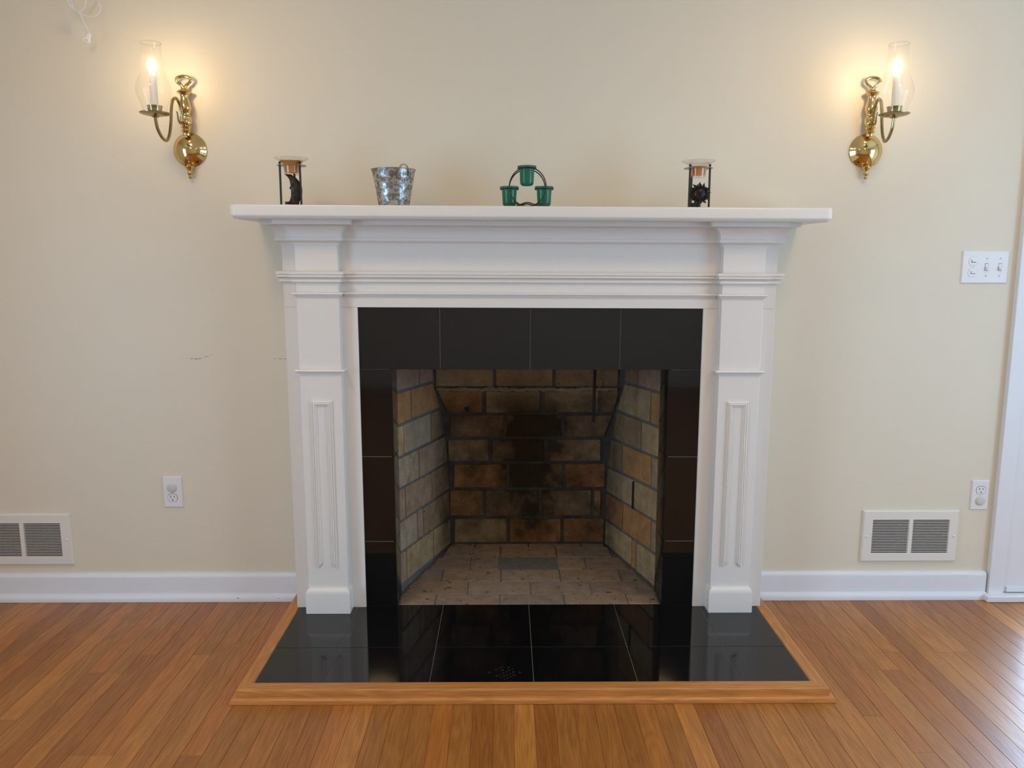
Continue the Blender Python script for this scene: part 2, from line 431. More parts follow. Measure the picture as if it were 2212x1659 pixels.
def window(n, x0, x1, z0, z1, wall, label):
    e = sempty('window_%d' % n, (0, 0, 0), label)
    def conv(mb):
        if wall == 'left': return mb.map(lambda x, y, z: (XL - 3.5 + y, x, z))
        return mb.map(lambda x, y, z: (XR + 3.5 - y, x, z))
    fr = MB()
    for a in ((x0, x0 + 2.2), (x1 - 2.2, x1), ((x0 + x1) / 2 - 1.6, (x0 + x1) / 2 + 1.6)): fr.box(a[0], a[1], 0, 2, z0, z1)
    for a in ((z0, z0 + 2.2), (z1 - 2.2, z1), ((z0 + z1) / 2 - 1, (z0 + z1) / 2 + 1)): fr.box(x0, x1, 0.1, 1.9, a[0], a[1])
    conv(fr).build('window_frame', M_base, e)
    conv(MB().box(x0 + 1, x1 - 1, 0.9, 1.1, z0 + 1, z1 - 1)).build('window_pane', M_pane, e)
    conv(MB().box(x0 - 2, x1 + 2, 1.5, 5.0, z0 - 1, z0)).build('window_sill', M_base, e)
    c = MB().box(x0 - 3, x0, 3.5, 4.2, z0 - 1, z1 + 3).box(x1, x1 + 3, 3.5, 4.2, z0 - 1, z1 + 3).box(x0, x1, 3.5, 4.2, z1, z1 + 3)
    conv(c).build('window_casing', M_base, e)
window(1, -110, -58, 6, 76, 'left', 'white framed window in the left wall')
window(2, -108, -40, 6, 76, 'right', 'white framed window in the right wall')
tag(structure(MB().box(-400, 400, -420, 120, ZF - 30, ZF - 28).build('ground', M_soil), 'grassy ground outside the room'), 'grassy ground outside the room', 'ground')

# ------------------------------------------------------------------ oak strip floor
floor = structure(MB().box(XL - 5, XR + 5, YR - 5, YW + 5, ZF - 3, ZF - 0.12).build('floor', M_slot), 'honey oak strip floor running towards the fireplace wall')
PW = 2.265; X0 = -0.07
pal = [(1.0, 1.0, 1.0), (0.90, 0.87, 0.82), (1.10, 1.07, 1.0), (0.82, 0.74, 0.66), (1.05, 0.95, 0.85), (0.95, 0.96, 0.92), (1.15, 1.15, 1.08)]
prand = random.Random(21)
tints = {}
def plank(mb_target, x0, x1, y0, y1, col, dz=0):
    g = 0.012; t = ZF + dz; c = 0.022
    vs = [(x0 + g, y0 + g, t - 0.4), (x1 - g, y0 + g, t - 0.4), (x1 - g, y1 - g, t - 0.4), (x0 + g, y1 - g, t - 0.4),
          (x0 + g, y0 + g, t - c), (x1 - g, y0 + g, t - c), (x1 - g, y1 - g, t - c), (x0 + g, y1 - g, t - c),
          (x0 + g + c, y0 + g + c, t), (x1 - g - c, y0 + g + c, t), (x1 - g - c, y1 - g - c, t), (x0 + g + c, y1 - g - c, t)]
    fs = [(8, 9, 10, 11)] + [(i, (i + 1) % 4, (i + 1) % 4 + 4, i + 4) for i in range(4)] + [(i + 4, (i + 1) % 4 + 4, (i + 1) % 4 + 8, i + 8) for i in range(4)]
    if mb_target is not None: mb_target.add(vs, fs); return
    mb = MB().add(vs, fs)
    mb.build('plank', M_floor, floor, color=col)
rest = MB()
special = {-1: [(1.25, 1.3, 1.25)], 0: [(0.80, 0.72, 0.62)], 7: [(1.28, 1.27, 1.2)], -9: [(1.2, 1.22, 1.15)], -3: [(0.82, 0.74, 0.66)]}
k0 = int((XL - X0) / PW) - 1; k1 = int((XR - X0) / PW) + 1
nplank = 0
for k in range(k0, k1 + 1):
    xa, xb = X0 + k * PW, X0 + (k + 1) * PW
    ya = YW - 0.4 if (xb < -33.2 or xa > 33.2) else -20.9
    y = ya
    near = -92 < xa < 88
    first = True
    while y > YR:
        ln = prand.choice([30, 38, 46, 56, 68, 80]) * (0.55 if first else 1)
        if first and abs(k) < 15: ln = prand.choice([26, 34, 44])
        yb = max(y - ln, YR)
        c = prand.choice(pal); j = 1 + prand.uniform(-0.10, 0.10); c = tuple(q * j for q in c)
        if first and k in special: c = special[k][0]
        if near and y > -46: plank(None, xa, xb, yb, y, c, prand.uniform(-0.012, 0.0)); nplank += 1
        else: plank(rest, xa, xb, yb, y, c)
        y = yb; first = False
ro = rest.build('far_planks', M_floor, floor, color=(1, 1, 1)); ro['kind'] = 'stuff'

# ------------------------------------------------------------------ baseboards
bprof = [(0, ZF + 0.02), (0.62, ZF + 0.02), (0.62, 2.05), (0.58, 2.3), (0.45, 2.5), (0.25, 2.62), (0, 2.66)]
sprof = [(0.62, ZF + 0.02), (1.18, ZF + 0.02), (1.18, ZF + 0.45), (1.08, ZF + 0.8), (0.88, ZF + 1.02), (0.62, ZF + 1.1)]
def baseboard(name, xa, xb, label):
    e = sempty(name, ((xa + xb) / 2, YW, ZF), label)
    MB().sweep(bprof, [(xa, YW), (xb, YW)]).build('board', M_base, e, smooth=True)
    MB().sweep(sprof, [(xa, YW), (xb, YW)]).build('shoe_moulding', M_base, e, smooth=True)
    chips = [(-36.6, -0.95), (-42.6, -0.9), (-35.2, -1.25)] if xa < 0 else [(62.6, -1.3)]
    for cx, cz in chips:
        MB().lathe([(0.0, 0), (0.16, 0), (0.12, -0.03), (0, -0.03)], (cx, YW - 1.12, cz), 8, 'y', 0.5).build('paint_chip', M_chip, e)
M_chip = paint('bare_brown_chip', (0.10, 0.05, 0.035), 0.8)
baseboard('baseboard_left', XL, -34.0, 'white rounded baseboard with chipped paint left of the fireplace')
baseboard('baseboard_right', 34.0, 67.9, 'white rounded baseboard between the fireplace and the door')

# ------------------------------------------------------------------ door and casing at the right
e = sempty('trim_1', (68.7, YW, ZF), 'white painted door casing at the right edge')
MB().box(68.2, 70.4, 5.05, YW, ZF + 0.9, 82.4).build('casing_board', M_base, e, bevel=0.08)
MB().box(106.4, 109, 4.5, YW, ZF + 0.9, 82.4).build('casing_board', M_base, e, bevel=0.08)
MB().box(70.1, 106.4, 4.5, YW, 79.8, 82.4).build('casing_head', M_base, e, bevel=0.08)
structure(MB().box(67.4, 109, 3.9, YW + 5, ZF + 0.02, ZF + 0.95).build('trim_2', M_base, bevel=0.12), 'white painted wooden door threshold')
d = sempty('door_1', (88, YW, ZF), 'white glazed door beside the fireplace wall')
fr = MB().box(70.55, 74.5, 5.4, 7.1, ZF + 1.05, 79.6).box(101, 106.25, 5.4, 7.1, ZF + 1.05, 79.6).box(74.5, 101, 5.4, 7.1, ZF + 1.05, 5).box(74.5, 101, 5.4, 7.1, 74, 79.6)
fr.build('door_frame', M_base, d)
MB().box(74.4, 101.1, 6.1, 6.3, 4.9, 74.1).build('glass_pane', M_pane, d)
MB().box(70.9, 105.6, 5.05, 5.4, ZF + 1.15, ZF + 1.9).build('door_sweep', M_base, d, bevel=0.06)
MB().lathe([(0.0, 0), (1.1, 0), (1.1, -0.25), (0.5, -0.5), (0.45, -1.4), (1.0, -1.8), (1.0, -2.4), (0.5, -2.7), (0, -2.7)], (103.3, 5.4, 34), 20, 'y').build('door_knob', M_brass, d, smooth=True)

# ------------------------------------------------------------------ mantel
man = thing('fireplace_mantel', (0, 2.8, 0), 'white painted wooden fireplace mantel with pilasters and wide shelf', 'mantel')
YB, YP = -0.30, -1.75                       # back boards, pilaster faces
PL = (-30.45, -24.95); PR = (25.05, 30.5)
XB = (-32.5, 32.6)
# shelf: rounded nosing swept round three sides, over a solid board
shz0, shz1 = 53.1, 54.8
noseprof = [(0.0, shz0), (0.06, shz0), (0.16, shz0 + 0.05), (0.34, shz0 + 0.26), (0.36, shz0 + 0.30), (0.42, shz0 + 0.31), (0.45, shz0 + 0.36), (0.45, shz0 + 0.42), (0.48, shz0 + 0.44), (0.48, shz1 - 0.26), (0.46, shz1 - 0.15), (0.40, shz1 - 0.06), (0.28, shz1), (0.0, shz1)]
sh = MB().box(-36.8, 36.9, -5.5, YW, shz0, shz1)
def rc(cx, cy, a0, a1, rr=0.5, n=5): return [(cx + rr * math.cos(math.radians(a0 + (a1 - a0) * i / n)), cy + rr * math.sin(math.radians(a0 + (a1 - a0) * i / n))) for i in range(n + 1)]
path = [(-36.8, YW)] + rc(-36.45, -5.15, 180, 270, 0.35) + rc(36.55, -5.15, 270, 360, 0.35) + [(36.9, YW)]
sh.sweep(noseprof, path)
sh.build('shelf', M_white, man, smooth=True, tilt=True)
full = [(XB[0], YW), (XB[0], YB), (PL[0], YB), (PL[0], YP), (PL[1], YP), (PL[1], YB), (PR[0], YB), (PR[0], YP), (PR[1], YP), (PR[1], YB), (XB[1], YB), (XB[1], YW)]
cove = [(0.60 + 1.40 * (1 - math.cos(t * PI / 2)), 51.02 + 1.50 * math.sin(t * PI / 2)) for t in (0, .12, .25, .38, .5, .62, .75, .88, 1)]
crown = [(-0.02, 49.98), (0.10, 49.98), (0.10, 50.06), (0.14, 50.2), (0.24, 50.34), (0.38, 50.42), (0.50, 50.46), (0.54, 50.56), (0.74, 50.58), (0.74, 50.94), (0.60, 50.96)] + cove + [(2.02, 52.56), (2.14, 52.57), (2.14, 53.1), (-0.02, 53.1)]
MB().sweep(crown, full).build('crown_moulding', M_white, man, smooth=True, tilt=True)
arch = [(-0.02, 45.2), (0.25, 45.2), (0.38, 45.27), (0.42, 45.38), (0.38, 45.5), (0.28, 45.56), (0.32, 45.68), (0.45, 45.8), (0.58, 45.84), (0.66, 45.9), (0.68, 46.0), (0.64, 46.12), (0.56, 46.17), (0.56, 46.24), (0.76, 46.26), (0.76, 46.62), (-0.02, 46.68)]
MB().sweep(arch, full).build('architrave_moulding', M_white, man, smooth=True, tilt=True)
bead = lambda z: [(-0.02, z), (0.12, z), (0.14, z + 0.12), (0.27, z + 0.16), (0.29, z + 0.28), (0.44, z + 0.32), (0.5, z + 0.4), (0.5, z + 0.5), (0.44, z + 0.6), (0.3, z + 0.64), (-0.02, z + 0.66)]
MB().sweep(bead(43.3), [(PL[1] + 0.5, YB), (PR[0] - 0.5, YB)]).build('header_bead', M_white, man, smooth=True, tilt=True)
# header board above the tile, side legs
MB().box(XB[0], XB[1], YB, YW, 41.95, 53.1).build('header_board', M_white, man, tilt=True)
for xa, xb in ((XB[0], -22.85), (23.05, XB[1])):
    MB().box(xa, xb, YB, YW, 0.0, 41.93).build('leg_board', M_white, man, bevel=0.03, seg=1, tilt=True)
def pilaster(xa, xb):
    p = MB().box(xa, xb, YP, YB + 0.01, 0.02, 53.05).build('pilaster', M_white, man, bevel=0.05, seg=2, tilt=True)
    retp = [(xa, YB), (xa, YP), (xb, YP), (xb, YB)]
    MB().sweep(bead(43.3), retp).build('bead_moulding', M_white, p, smooth=True, tilt=True)
    MB().sweep(bead(33.22), retp).build('bead_moulding', M_white, p, smooth=True, tilt=True)
    xc = (xa + xb) / 2
    pp = [(0.0, 0.0), (0.06, 0.24), (0.16, 0.30), (0.22, 0.20), (0.28, 0.30), (0.40, 0.33), (0.46, 0.22), (0.54, 0.24), (0.60, 0.15), (0.70, 0.13), (0.76, 0.0)]   # (across inward, proud)
    hw, zt, zb = 1.40, 29.65, 6.45
    mm = MB(); n = len(pp); vs = []
    for (sx, which) in ((-1, 'b'), (-1, 't'), (1, 't'), (1, 'b')):
        for (a, o) in pp:
            vs.append((xc + sx * (hw - a), YP - o, (zt - a) if which == 't' else (zb + a)))
    fs = []
    for i in range(3):
        for k in range(n - 1): fs.append((i * n + k, (i + 1) * n + k, (i + 1) * n + k + 1, i * n + k + 1))
    fs += [tuple(range(n)), tuple(3 * n + k for k in range(n))]
    mm.add(vs, fs).build('panel_moulding', M_white, p, tilt=True)
    pl = [(-0.02, 0.02), (0.66, 0.02), (0.66, 2.75), (0.62, 3.05), (0.5, 3.3), (0.3, 3.5), (0.1, 3.58), (-0.02, 3.6)]
    MB().sweep(pl, [(xa + 0.38, YB), (xa + 0.38, YP), (xb - 0.38, YP), (xb - 0.38, YB)]).build('plinth', M_white, p, smooth=True, tilt=True)
pilaster(*PL); pilaster(*PR)

# ------------------------------------------------------------------ black tile surround
sur = thing('tile_surround', (0.1, 0.3, 0), 'polished black tile surround framing the firebox opening', 'tile surround')
G = 0.036
def tile(x0, x1, y0, y1, z0, z1, parent, dz=True):
    MB().box(x0, x1, y0, y1, z0, z1).build('tile', M_tile, parent, bevel=0.025, seg=1, tilt=dz)
OL, OR_ = -18.5, 18.7
HZ = [0.0, 9.53, 21.6, 33.65]
MB().box(-22.9, 23.1, 0.06, 3.0, 33.75, 42.2).box(-22.9, OL - 0.32, 0.06, 3.0, 0.0, 33.75).box(OR_ + 0.32, 23.1, 0.06, 3.0, 0.0, 33.75).build('grout_bed', M_grout, sur, tilt=True)
xs = [-22.9, -12.0, 0.06, 12.12, 23.1]
for a, b in zip(xs, xs[1:]): tile(a + G, b - G, 0, 0.3, 33.65, 41.94, sur)
for z0, z1 in zip(HZ, HZ[1:]):
    tile(-22.9, OL, 0, 0.3, z0 + (G if z0 else 0.02), z1 - G, sur)
    tile(OR_, 23.1, 0, 0.3, z0 + (G if z0 else 0.02), z1 - G, sur)
    # returns lining the jambs
    tile(OL - 0.3, OL, 0.31, 4.6, z0 + (G if z0 else 0.02), z1 - G, sur)
    tile(OR_, OR_ + 0.3, 0.31, 5.4, z0 + (G if z0 else 0.02), z1 - G, sur)
MB().box(-18.4, 18.6, 0.31, 4.5, 33.75, 34.1).build('lintel', M_iron, sur)

# ------------------------------------------------------------------ brick firebox
fb = thing('firebox', (0.4, 12.5, -0.05), 'soot stained yellow brick firebox with a leaning back wall', 'firebox')
mo = MB()
prof = [(25.22, -1), (24.97, 9.5), (24.82, 14.3), (23.9, 18.9), (22.5, 22.9), (19.2, 27.9), (18.6, 31.2), (17.2, 36), (17.2, 44), (31, 44), (31, -1)]
mo.prism(prof, lambda y, z: (-16.5, y, z), lambda y, z: (17.5, y, z))
def xl(y): return -19.9 + 0.29 * y
def xr(y): return 20.6 - 0.2792 * y
mo.prism([(xl(3) - .2, 3.0), (xl(27) - .2, 27), (-24, 27), (-24, 3.0)], lambda x, y: (x, y, -1), lambda x, y: (x, y, 44))
mo.prism([(xr(3) + .2, 3.0), (xr(27) + .2, 27), (24, 27), (24, 3.0)], lambda x, y: (x, y, -1), lambda x, y: (x, y, 44))
mo.build('mortar', M_mortar, fb)
MB().box(-20, 20, 0.4, 26, -1.2, -0.06).build('floor_mortar', M_mortar, fb)
MB().box(-24, 24, 3, 30, 40, 43).build('smoke_shelf', M_iron, fb)
def brick(q, mat, col, depth=0.7, rnd=0.16, bev=0.10, jit=0.04):
    P = [Vector(p) for p in q]; nrm = (P[1] - P[0]).cross(P[3] - P[0]).normalized()
    cen = sum(P, Vector()) / 4
    if nrm.dot(Vector((-3, -106, 48)) - cen) < 0: nrm = -nrm
    P = [p + Vector([random.uniform(-jit, jit) for _ in range(3)]) for p in P]
    ring = []
    for i in range(4):
        a, b, c = P[i - 1], P[i], P[(i + 1) % 4]
        e1 = (a - b); e2 = (c - b); rr = min(rnd * random.uniform(0.6, 1.6), e1.length * 0.3, e2.length * 0.3)
        p1 = b + e1.normalized() * rr; p2 = b + e2.normalized() * rr
        ring += [p1, (p1 + p2) * 0.25 + b * 0.5, p2]
    n = len(ring); lift = random.uniform(-0.03, 0.05)
    back = [p - nrm * depth for p in ring]; mid = [p - nrm * (bev - lift) for p in ring]
    fr = [p + (cen - p).normalized() * bev * 1.2 + nrm * lift for p in ring]
    vs = back + mid + fr; fs = [tuple(range(2 * n, 3 * n))]
    for i in range(n):
        j = (i + 1) % n; fs += [(i, j, n + j, n + i), (n + i, n + j, 2 * n + j, 2 * n + i)]
    MB().add(vs, fs).build('brick', mat, fb, color=col)
TAN = (0.44, 0.32, 0.18); ORG = (0.47, 0.25, 0.10); BRN = (0.33, 0.22, 0.125); PNK = (0.40, 0.275, 0.185); GRY = (0.43, 0.345, 0.24); YEL = (0.48, 0.355, 0.19); RED = (0.43, 0.20, 0.08)
backrows = [
 ((24.99, 0.19, 24.88, 4.42), [[-12.09, -3.09, -3.08, -12.03], [-2.55, 6.19, 6.14, -2.55], [6.73, 13.6, 13.6, 6.68]], [YEL, ORG, RED]),
 ((24.87, 4.98, 24.75, 9.44), [[-12.83, -7.22, -7.19, -12.77], [-6.69, 2.4, 2.37, -6.66], [2.93, 11.35, 11.27, 2.9], [11.89, 12.96, 12.87, 11.8]], [ORG, BRN, BRN, ORG]),
 ((24.73, 10.05, 24.61, 14.12), [[-12.09, -3.08, -3.07, -12.04], [-2.68, 6.35, 6.3, -2.68], [6.88, 13.6, 13.56, 6.82]], [ORG, BRN, RED]),
 ((24.53, 14.68, 23.78, 18.49), [[-12.95, -6.24, -6.2, -12.85], [-5.58, 3.25, 3.19, -5.55], [3.91, 12.75, 12.6, 3.84]], [TAN, BRN, TAN]),
 ((23.64, 19.06, 22.29, 22.91), [[-12.57, -3.59, -3.58, -12.43], [-3.07, 5.92, 5.79, -3.07], [6.57, 13.22, 14.3, 6.43]], [BRN, BRN, BRN]),
 ((21.9, 23.51, 19.3, 27.44), [[-12.86, -7.16, -7.06, -14.11], [-6.52, 2.43, 2.3, -6.44], [3.2, 12.03, 11.67, 3.05], [12.67, 14.5, 14.8, 12.29]], [ORG, TAN, TAN, BRN]),
 ((18.92, 28.34, 17.9, 33.2), [[-14.37, -5.3, -5.29, -14.29], [-4.81, 4.27, 4.22, -4.79], [4.76, 14.7, 14.6, 4.71]], [TAN, TAN, BRN])]
for (yb, zb, yt, zt), bl, cl in backrows:
    for (a, b, c, d_), col in zip(bl, cl):
        brick([(a, yb, zb), (b, yb, zb), (c, yt, zt), (d_, yt, zt)], M_brick, col)
def lerp(a, b, t): return a + (b - a) * t
jl = [(1.05, 0.0), (6.0, 4.75), (10.65, 9.75), (15.55, 14.6), (20.2, 19.5), (24.9, 24.35), (29.75, 28.9), (34.6, 33.8)]
jr = [(0.1, -0.1), (5.2, 4.4), (10.15, 9.3), (15.0, 13.8), (19.8, 18.9), (24.4, 23.9), (29.5, 28.8), (34.4, 33.6)]
yend = [25, 24.8, 24.6, 24, 22.9, 21, 18.3, 17.5]
lv = [[3, 6.86, 17.4], [3, 11.1, 13.4], [3, 6.9, 17.1], [3, 12.0], [3, 6.82, 17.1], [3, 9.8], [3, 12.9]]
lc = [[PNK, TAN, YEL], [GRY, PNK, BRN], [PNK, PNK, BRN], [GRY, PNK], [YEL, GRY, BRN], [ORG, ORG], [PNK, PNK]]
rv = [[3, 12.5, 14.3], [3, 7.9, 17.85], [3, 14.0], [3, 8.37, 18.62], [3, 12.0], [3, 9.2], [3, 13.5]]
rcx = [[TAN, ORG, YEL], [PNK, ORG, RED], [TAN, TAN], [PNK, ORG, BRN], [TAN, BRN], [ORG, TAN], [PNK, BRN]]
for side, J, V, CC in ((-1, jl, lv, lc), (1, jr, rv, rcx)):
    X = xl if side < 0 else xr; dx = 0
    for i in range(7):
        yb_, yt_ = yend[i] - 0.25, yend[i + 1] - 0.25
        v = V[i]
        for k, ya in enumerate(v):
            last = k == len(v) - 1
            y0 = ya + 0.27; y1b = (yb_ if last else v[k + 1] - 0.27); y1t = (yt_ if last else v[k + 1] - 0.27)
            zz = lambda j, y: lerp(J[j][0], J[j][1], (y - 5) / 20)
            g = 0.2
            brick([(X(y0), y0, zz(i, y0) + g), (X(y1b), y1b, zz(i, y1b) + g), (X(y1t), y1t, zz(i + 1, y1t) - g), (X(y0), y0, zz(i + 1, y0) - g)], M_brick, CC[i][k])
frows = [(0.5, 3.99, [-18.4, -13.35, -4.11, 5.13, 14.18, 18.6]), (3.99, 8.64, [-18.3, -8.88, 0.4, 9.39, 18.9]), (8.64, 13.39, [-16.9, -13.12, -3.98, 5.12, 14.4, 17.5]),
         (13.39, 18.54, [-15.3, -8.91, -4.35, 5.05, 9.54, 16.2]), (18.54, 23.2, [-13.7, -4.15, 5.17, 14.2]), (23.2, 25.0, [-12.9, -8.5, 0.6, 9.6, 13.6])]
FC = [(0.36, 0.27, 0.19), (0.33, 0.25, 0.185), (0.30, 0.24, 0.19), (0.34, 0.25, 0.17)]
for i, (y0, y1, xs) in enumerate(frows):
    for k, (a, b) in enumerate(zip(xs, xs[1:])):
        col = FC[(i * 3 + k) % 4]
        if i == 3 and k == 2: continue
        al = a if k else max(a, xl(y0) + .1) ; ar = a if k else max(a, xl(y1) + .1)
        bl = b if k < len(xs) - 2 else min(b, xr(y0) - .1); br = b if k < len(xs) - 2 else min(b, xr(y1) - .1)
        g = 0.1
        if i == 0: al = ar = max(a, -18.4); bl, br = (b, b)
        brick([(al + g, y0 + g, 0), (bl - g, y0 + g, 0), (br - g, y1 - g, 0), (ar + g, y1 - g, 0)], M_brickf, col, 0.5, 0.14, 0.05, 0.02)
# lumpy tan mortar smeared along the joint under the top course, then black pieces painting the shade in a hole and an open joint
pts = [(-14.2 + i * 0.55, 18.72 + random.uniform(-.1, .12), 27.9 + random.uniform(-.12, .12)) for i in range(53)]
mb = MB().tube(pts, 0.30, 7)
mb.v = [(x + random.uniform(-.06, .06), y + random.uniform(-.1, .06), z + random.uniform(-.12, .12)) for x, y, z in mb.v]
mb.build('mortar_smear', M_tanmortar, fb, smooth=True)
MB().lathe([(0.0, -0.06), (0.34, -0.05), (0.42, 0.1), (0.0, 0.1)], (-9.5, 21.2, 24.4), 12, 'y', 1.3).build('brick_hole', M_dark, fb)
q0, q1 = 13.45, 14.45
MB().add([(xr(q0) - .04, q0, 9.9), (xr(q1) - .04, q1, 9.6), (xr(q1) - .04, q1 - .1, 14.0), (xr(q0) - .04, q0 + .2, 14.2), (xr(q0) + .3, q0, 9.9), (xr(q1) + .3, q1, 9.6), (xr(q1) + .3, q1, 14.0), (xr(q0) + .3, q0, 14.2)],
         [(0, 1, 2, 3), (7, 6, 5, 4), (0, 4, 5, 1), (1, 5, 6, 2), (2, 6, 7, 3), (3, 7, 4, 0)]).build('open_joint_shade', M_dark, fb)
ad = MB().box(-4.15, 4.9, 13.5, 18.4, -0.4, -0.12).build('ash_dump_door', M_iron, fb, bevel=0.08)
MB().tube([(9.85, 9.2, 38), (9.8, 9.05, 32), (9.66, 9.0, 24.6)], 0.23, 10).build('damper_rod', M_slotdark, fb, smooth=True)

# ------------------------------------------------------------------ tiled hearth with oak border
he = thing('hearth', (0, -10.25, ZF), 'black tiled hearth edged with an oak border on the floor', 'hearth')
MB().box(-32.3, 32.1, -20.5, 0.4, ZF + 0.02, -0.05).box(-24, 24, 0.4, 0.5, ZF + .02, -0.08).build('grout_bed', M_grout, he)
hx = [-32.25, -24.12, -12.06, 0, 12.06, 24.12, 32.05]
for a, b in zip(hx, hx[1:]):
    for y0, y1 in ((-12.06, 0.42), (-20.5, -12.06)):
        MB().box(a + G, b - G, y0 + G, y1 - (G if y1 < 0 else 0), -0.4, 0.0).build('tile', M_tile, he, bevel=0.02, seg=1)
rm = MB()
for i in range(6):
    for j in range(5):
        if random.random() < 0.2: continue
        u_, v_ = (i - 2.5) * 0.5, (j - 2) * 0.62; rx_, ry_ = -3.35 + (u_ - v_) * 0.72, -18.3 + (u_ + v_) * 0.62; k_ = random.uniform(0.10, 0.17)
        rm.box(rx_ - k_, rx_ + k_, ry_ - k_, ry_ + k_, 0.0, 0.003)
rm.build('residue_marks', M_residue, he)['kind'] = 'stuff'
obp = [(0, ZF + 0.03), (1.62, ZF + 0.03), (1.62, -0.28), (1.55, -0.08), (1.38, 0.03), (0.05, 0.06), (0, 0.0)]
shp = [(1.62, ZF + 0.03), (2.15, ZF + 0.03), (2.16, ZF + 0.28), (2.08, ZF + 0.5), (1.9, ZF + 0.64), (1.62, ZF + 0.68)]
cl = (-32.3, -20.52); cr = (32.1, -20.52)
def border(name, pth, prof_, mat, col, cut):
    MB().sweep(prof_, pth).build(name, mat, he, smooth=True, color=col).data
def mitre_piece(name, prof_, which, mat, col):
    # which: 'front' 'left' 'right'; mitred 45 degrees at the front corners
    mb = MB(); vs = []; n = len(prof_)
    for end in (0, 1):
        for (o, z) in prof_:
            if which == 'front': vs.append(((cl[0] - o) if end == 0 else (cr[0] + o), cl[1] - o, z))
            elif which == 'left': vs.append((cl[0] - o, 4.78 if end == 0 else cl[1] - o, z))
            else: vs.append((cr[0] + o, cr[1] - o if end == 0 else 4.78, z))
    fs = [(k, k + 1, n + k + 1, n + k) for k in range(n - 1)] + [(n - 1, 0, n, 2 * n - 1), tuple(range(n)), tuple(range(n, 2 * n))[::-1]]
    mb.add(vs, fs).build(name, mat, he, smooth=True, color=col)
mitre_piece('oak_border', obp, 'front', M_oak_x, (1.0, 0.97, 0.92)); mitre_piece('oak_border', obp, 'left', M_oak_y, (1.03, 1.0, 1.0)); mitre_piece('oak_border', obp, 'right', M_oak_y, (1.03, 1.0, 1.0))
mitre_piece('shoe_moulding', shp, 'front', M_oak_x, (1.12, 1.05, 0.98)); mitre_piece('shoe_moulding', shp, 'left', M_oak_y, (1.1, 1.05, 1)); mitre_piece('shoe_moulding', shp, 'right', M_oak_y, (1.1, 1.05, 1))

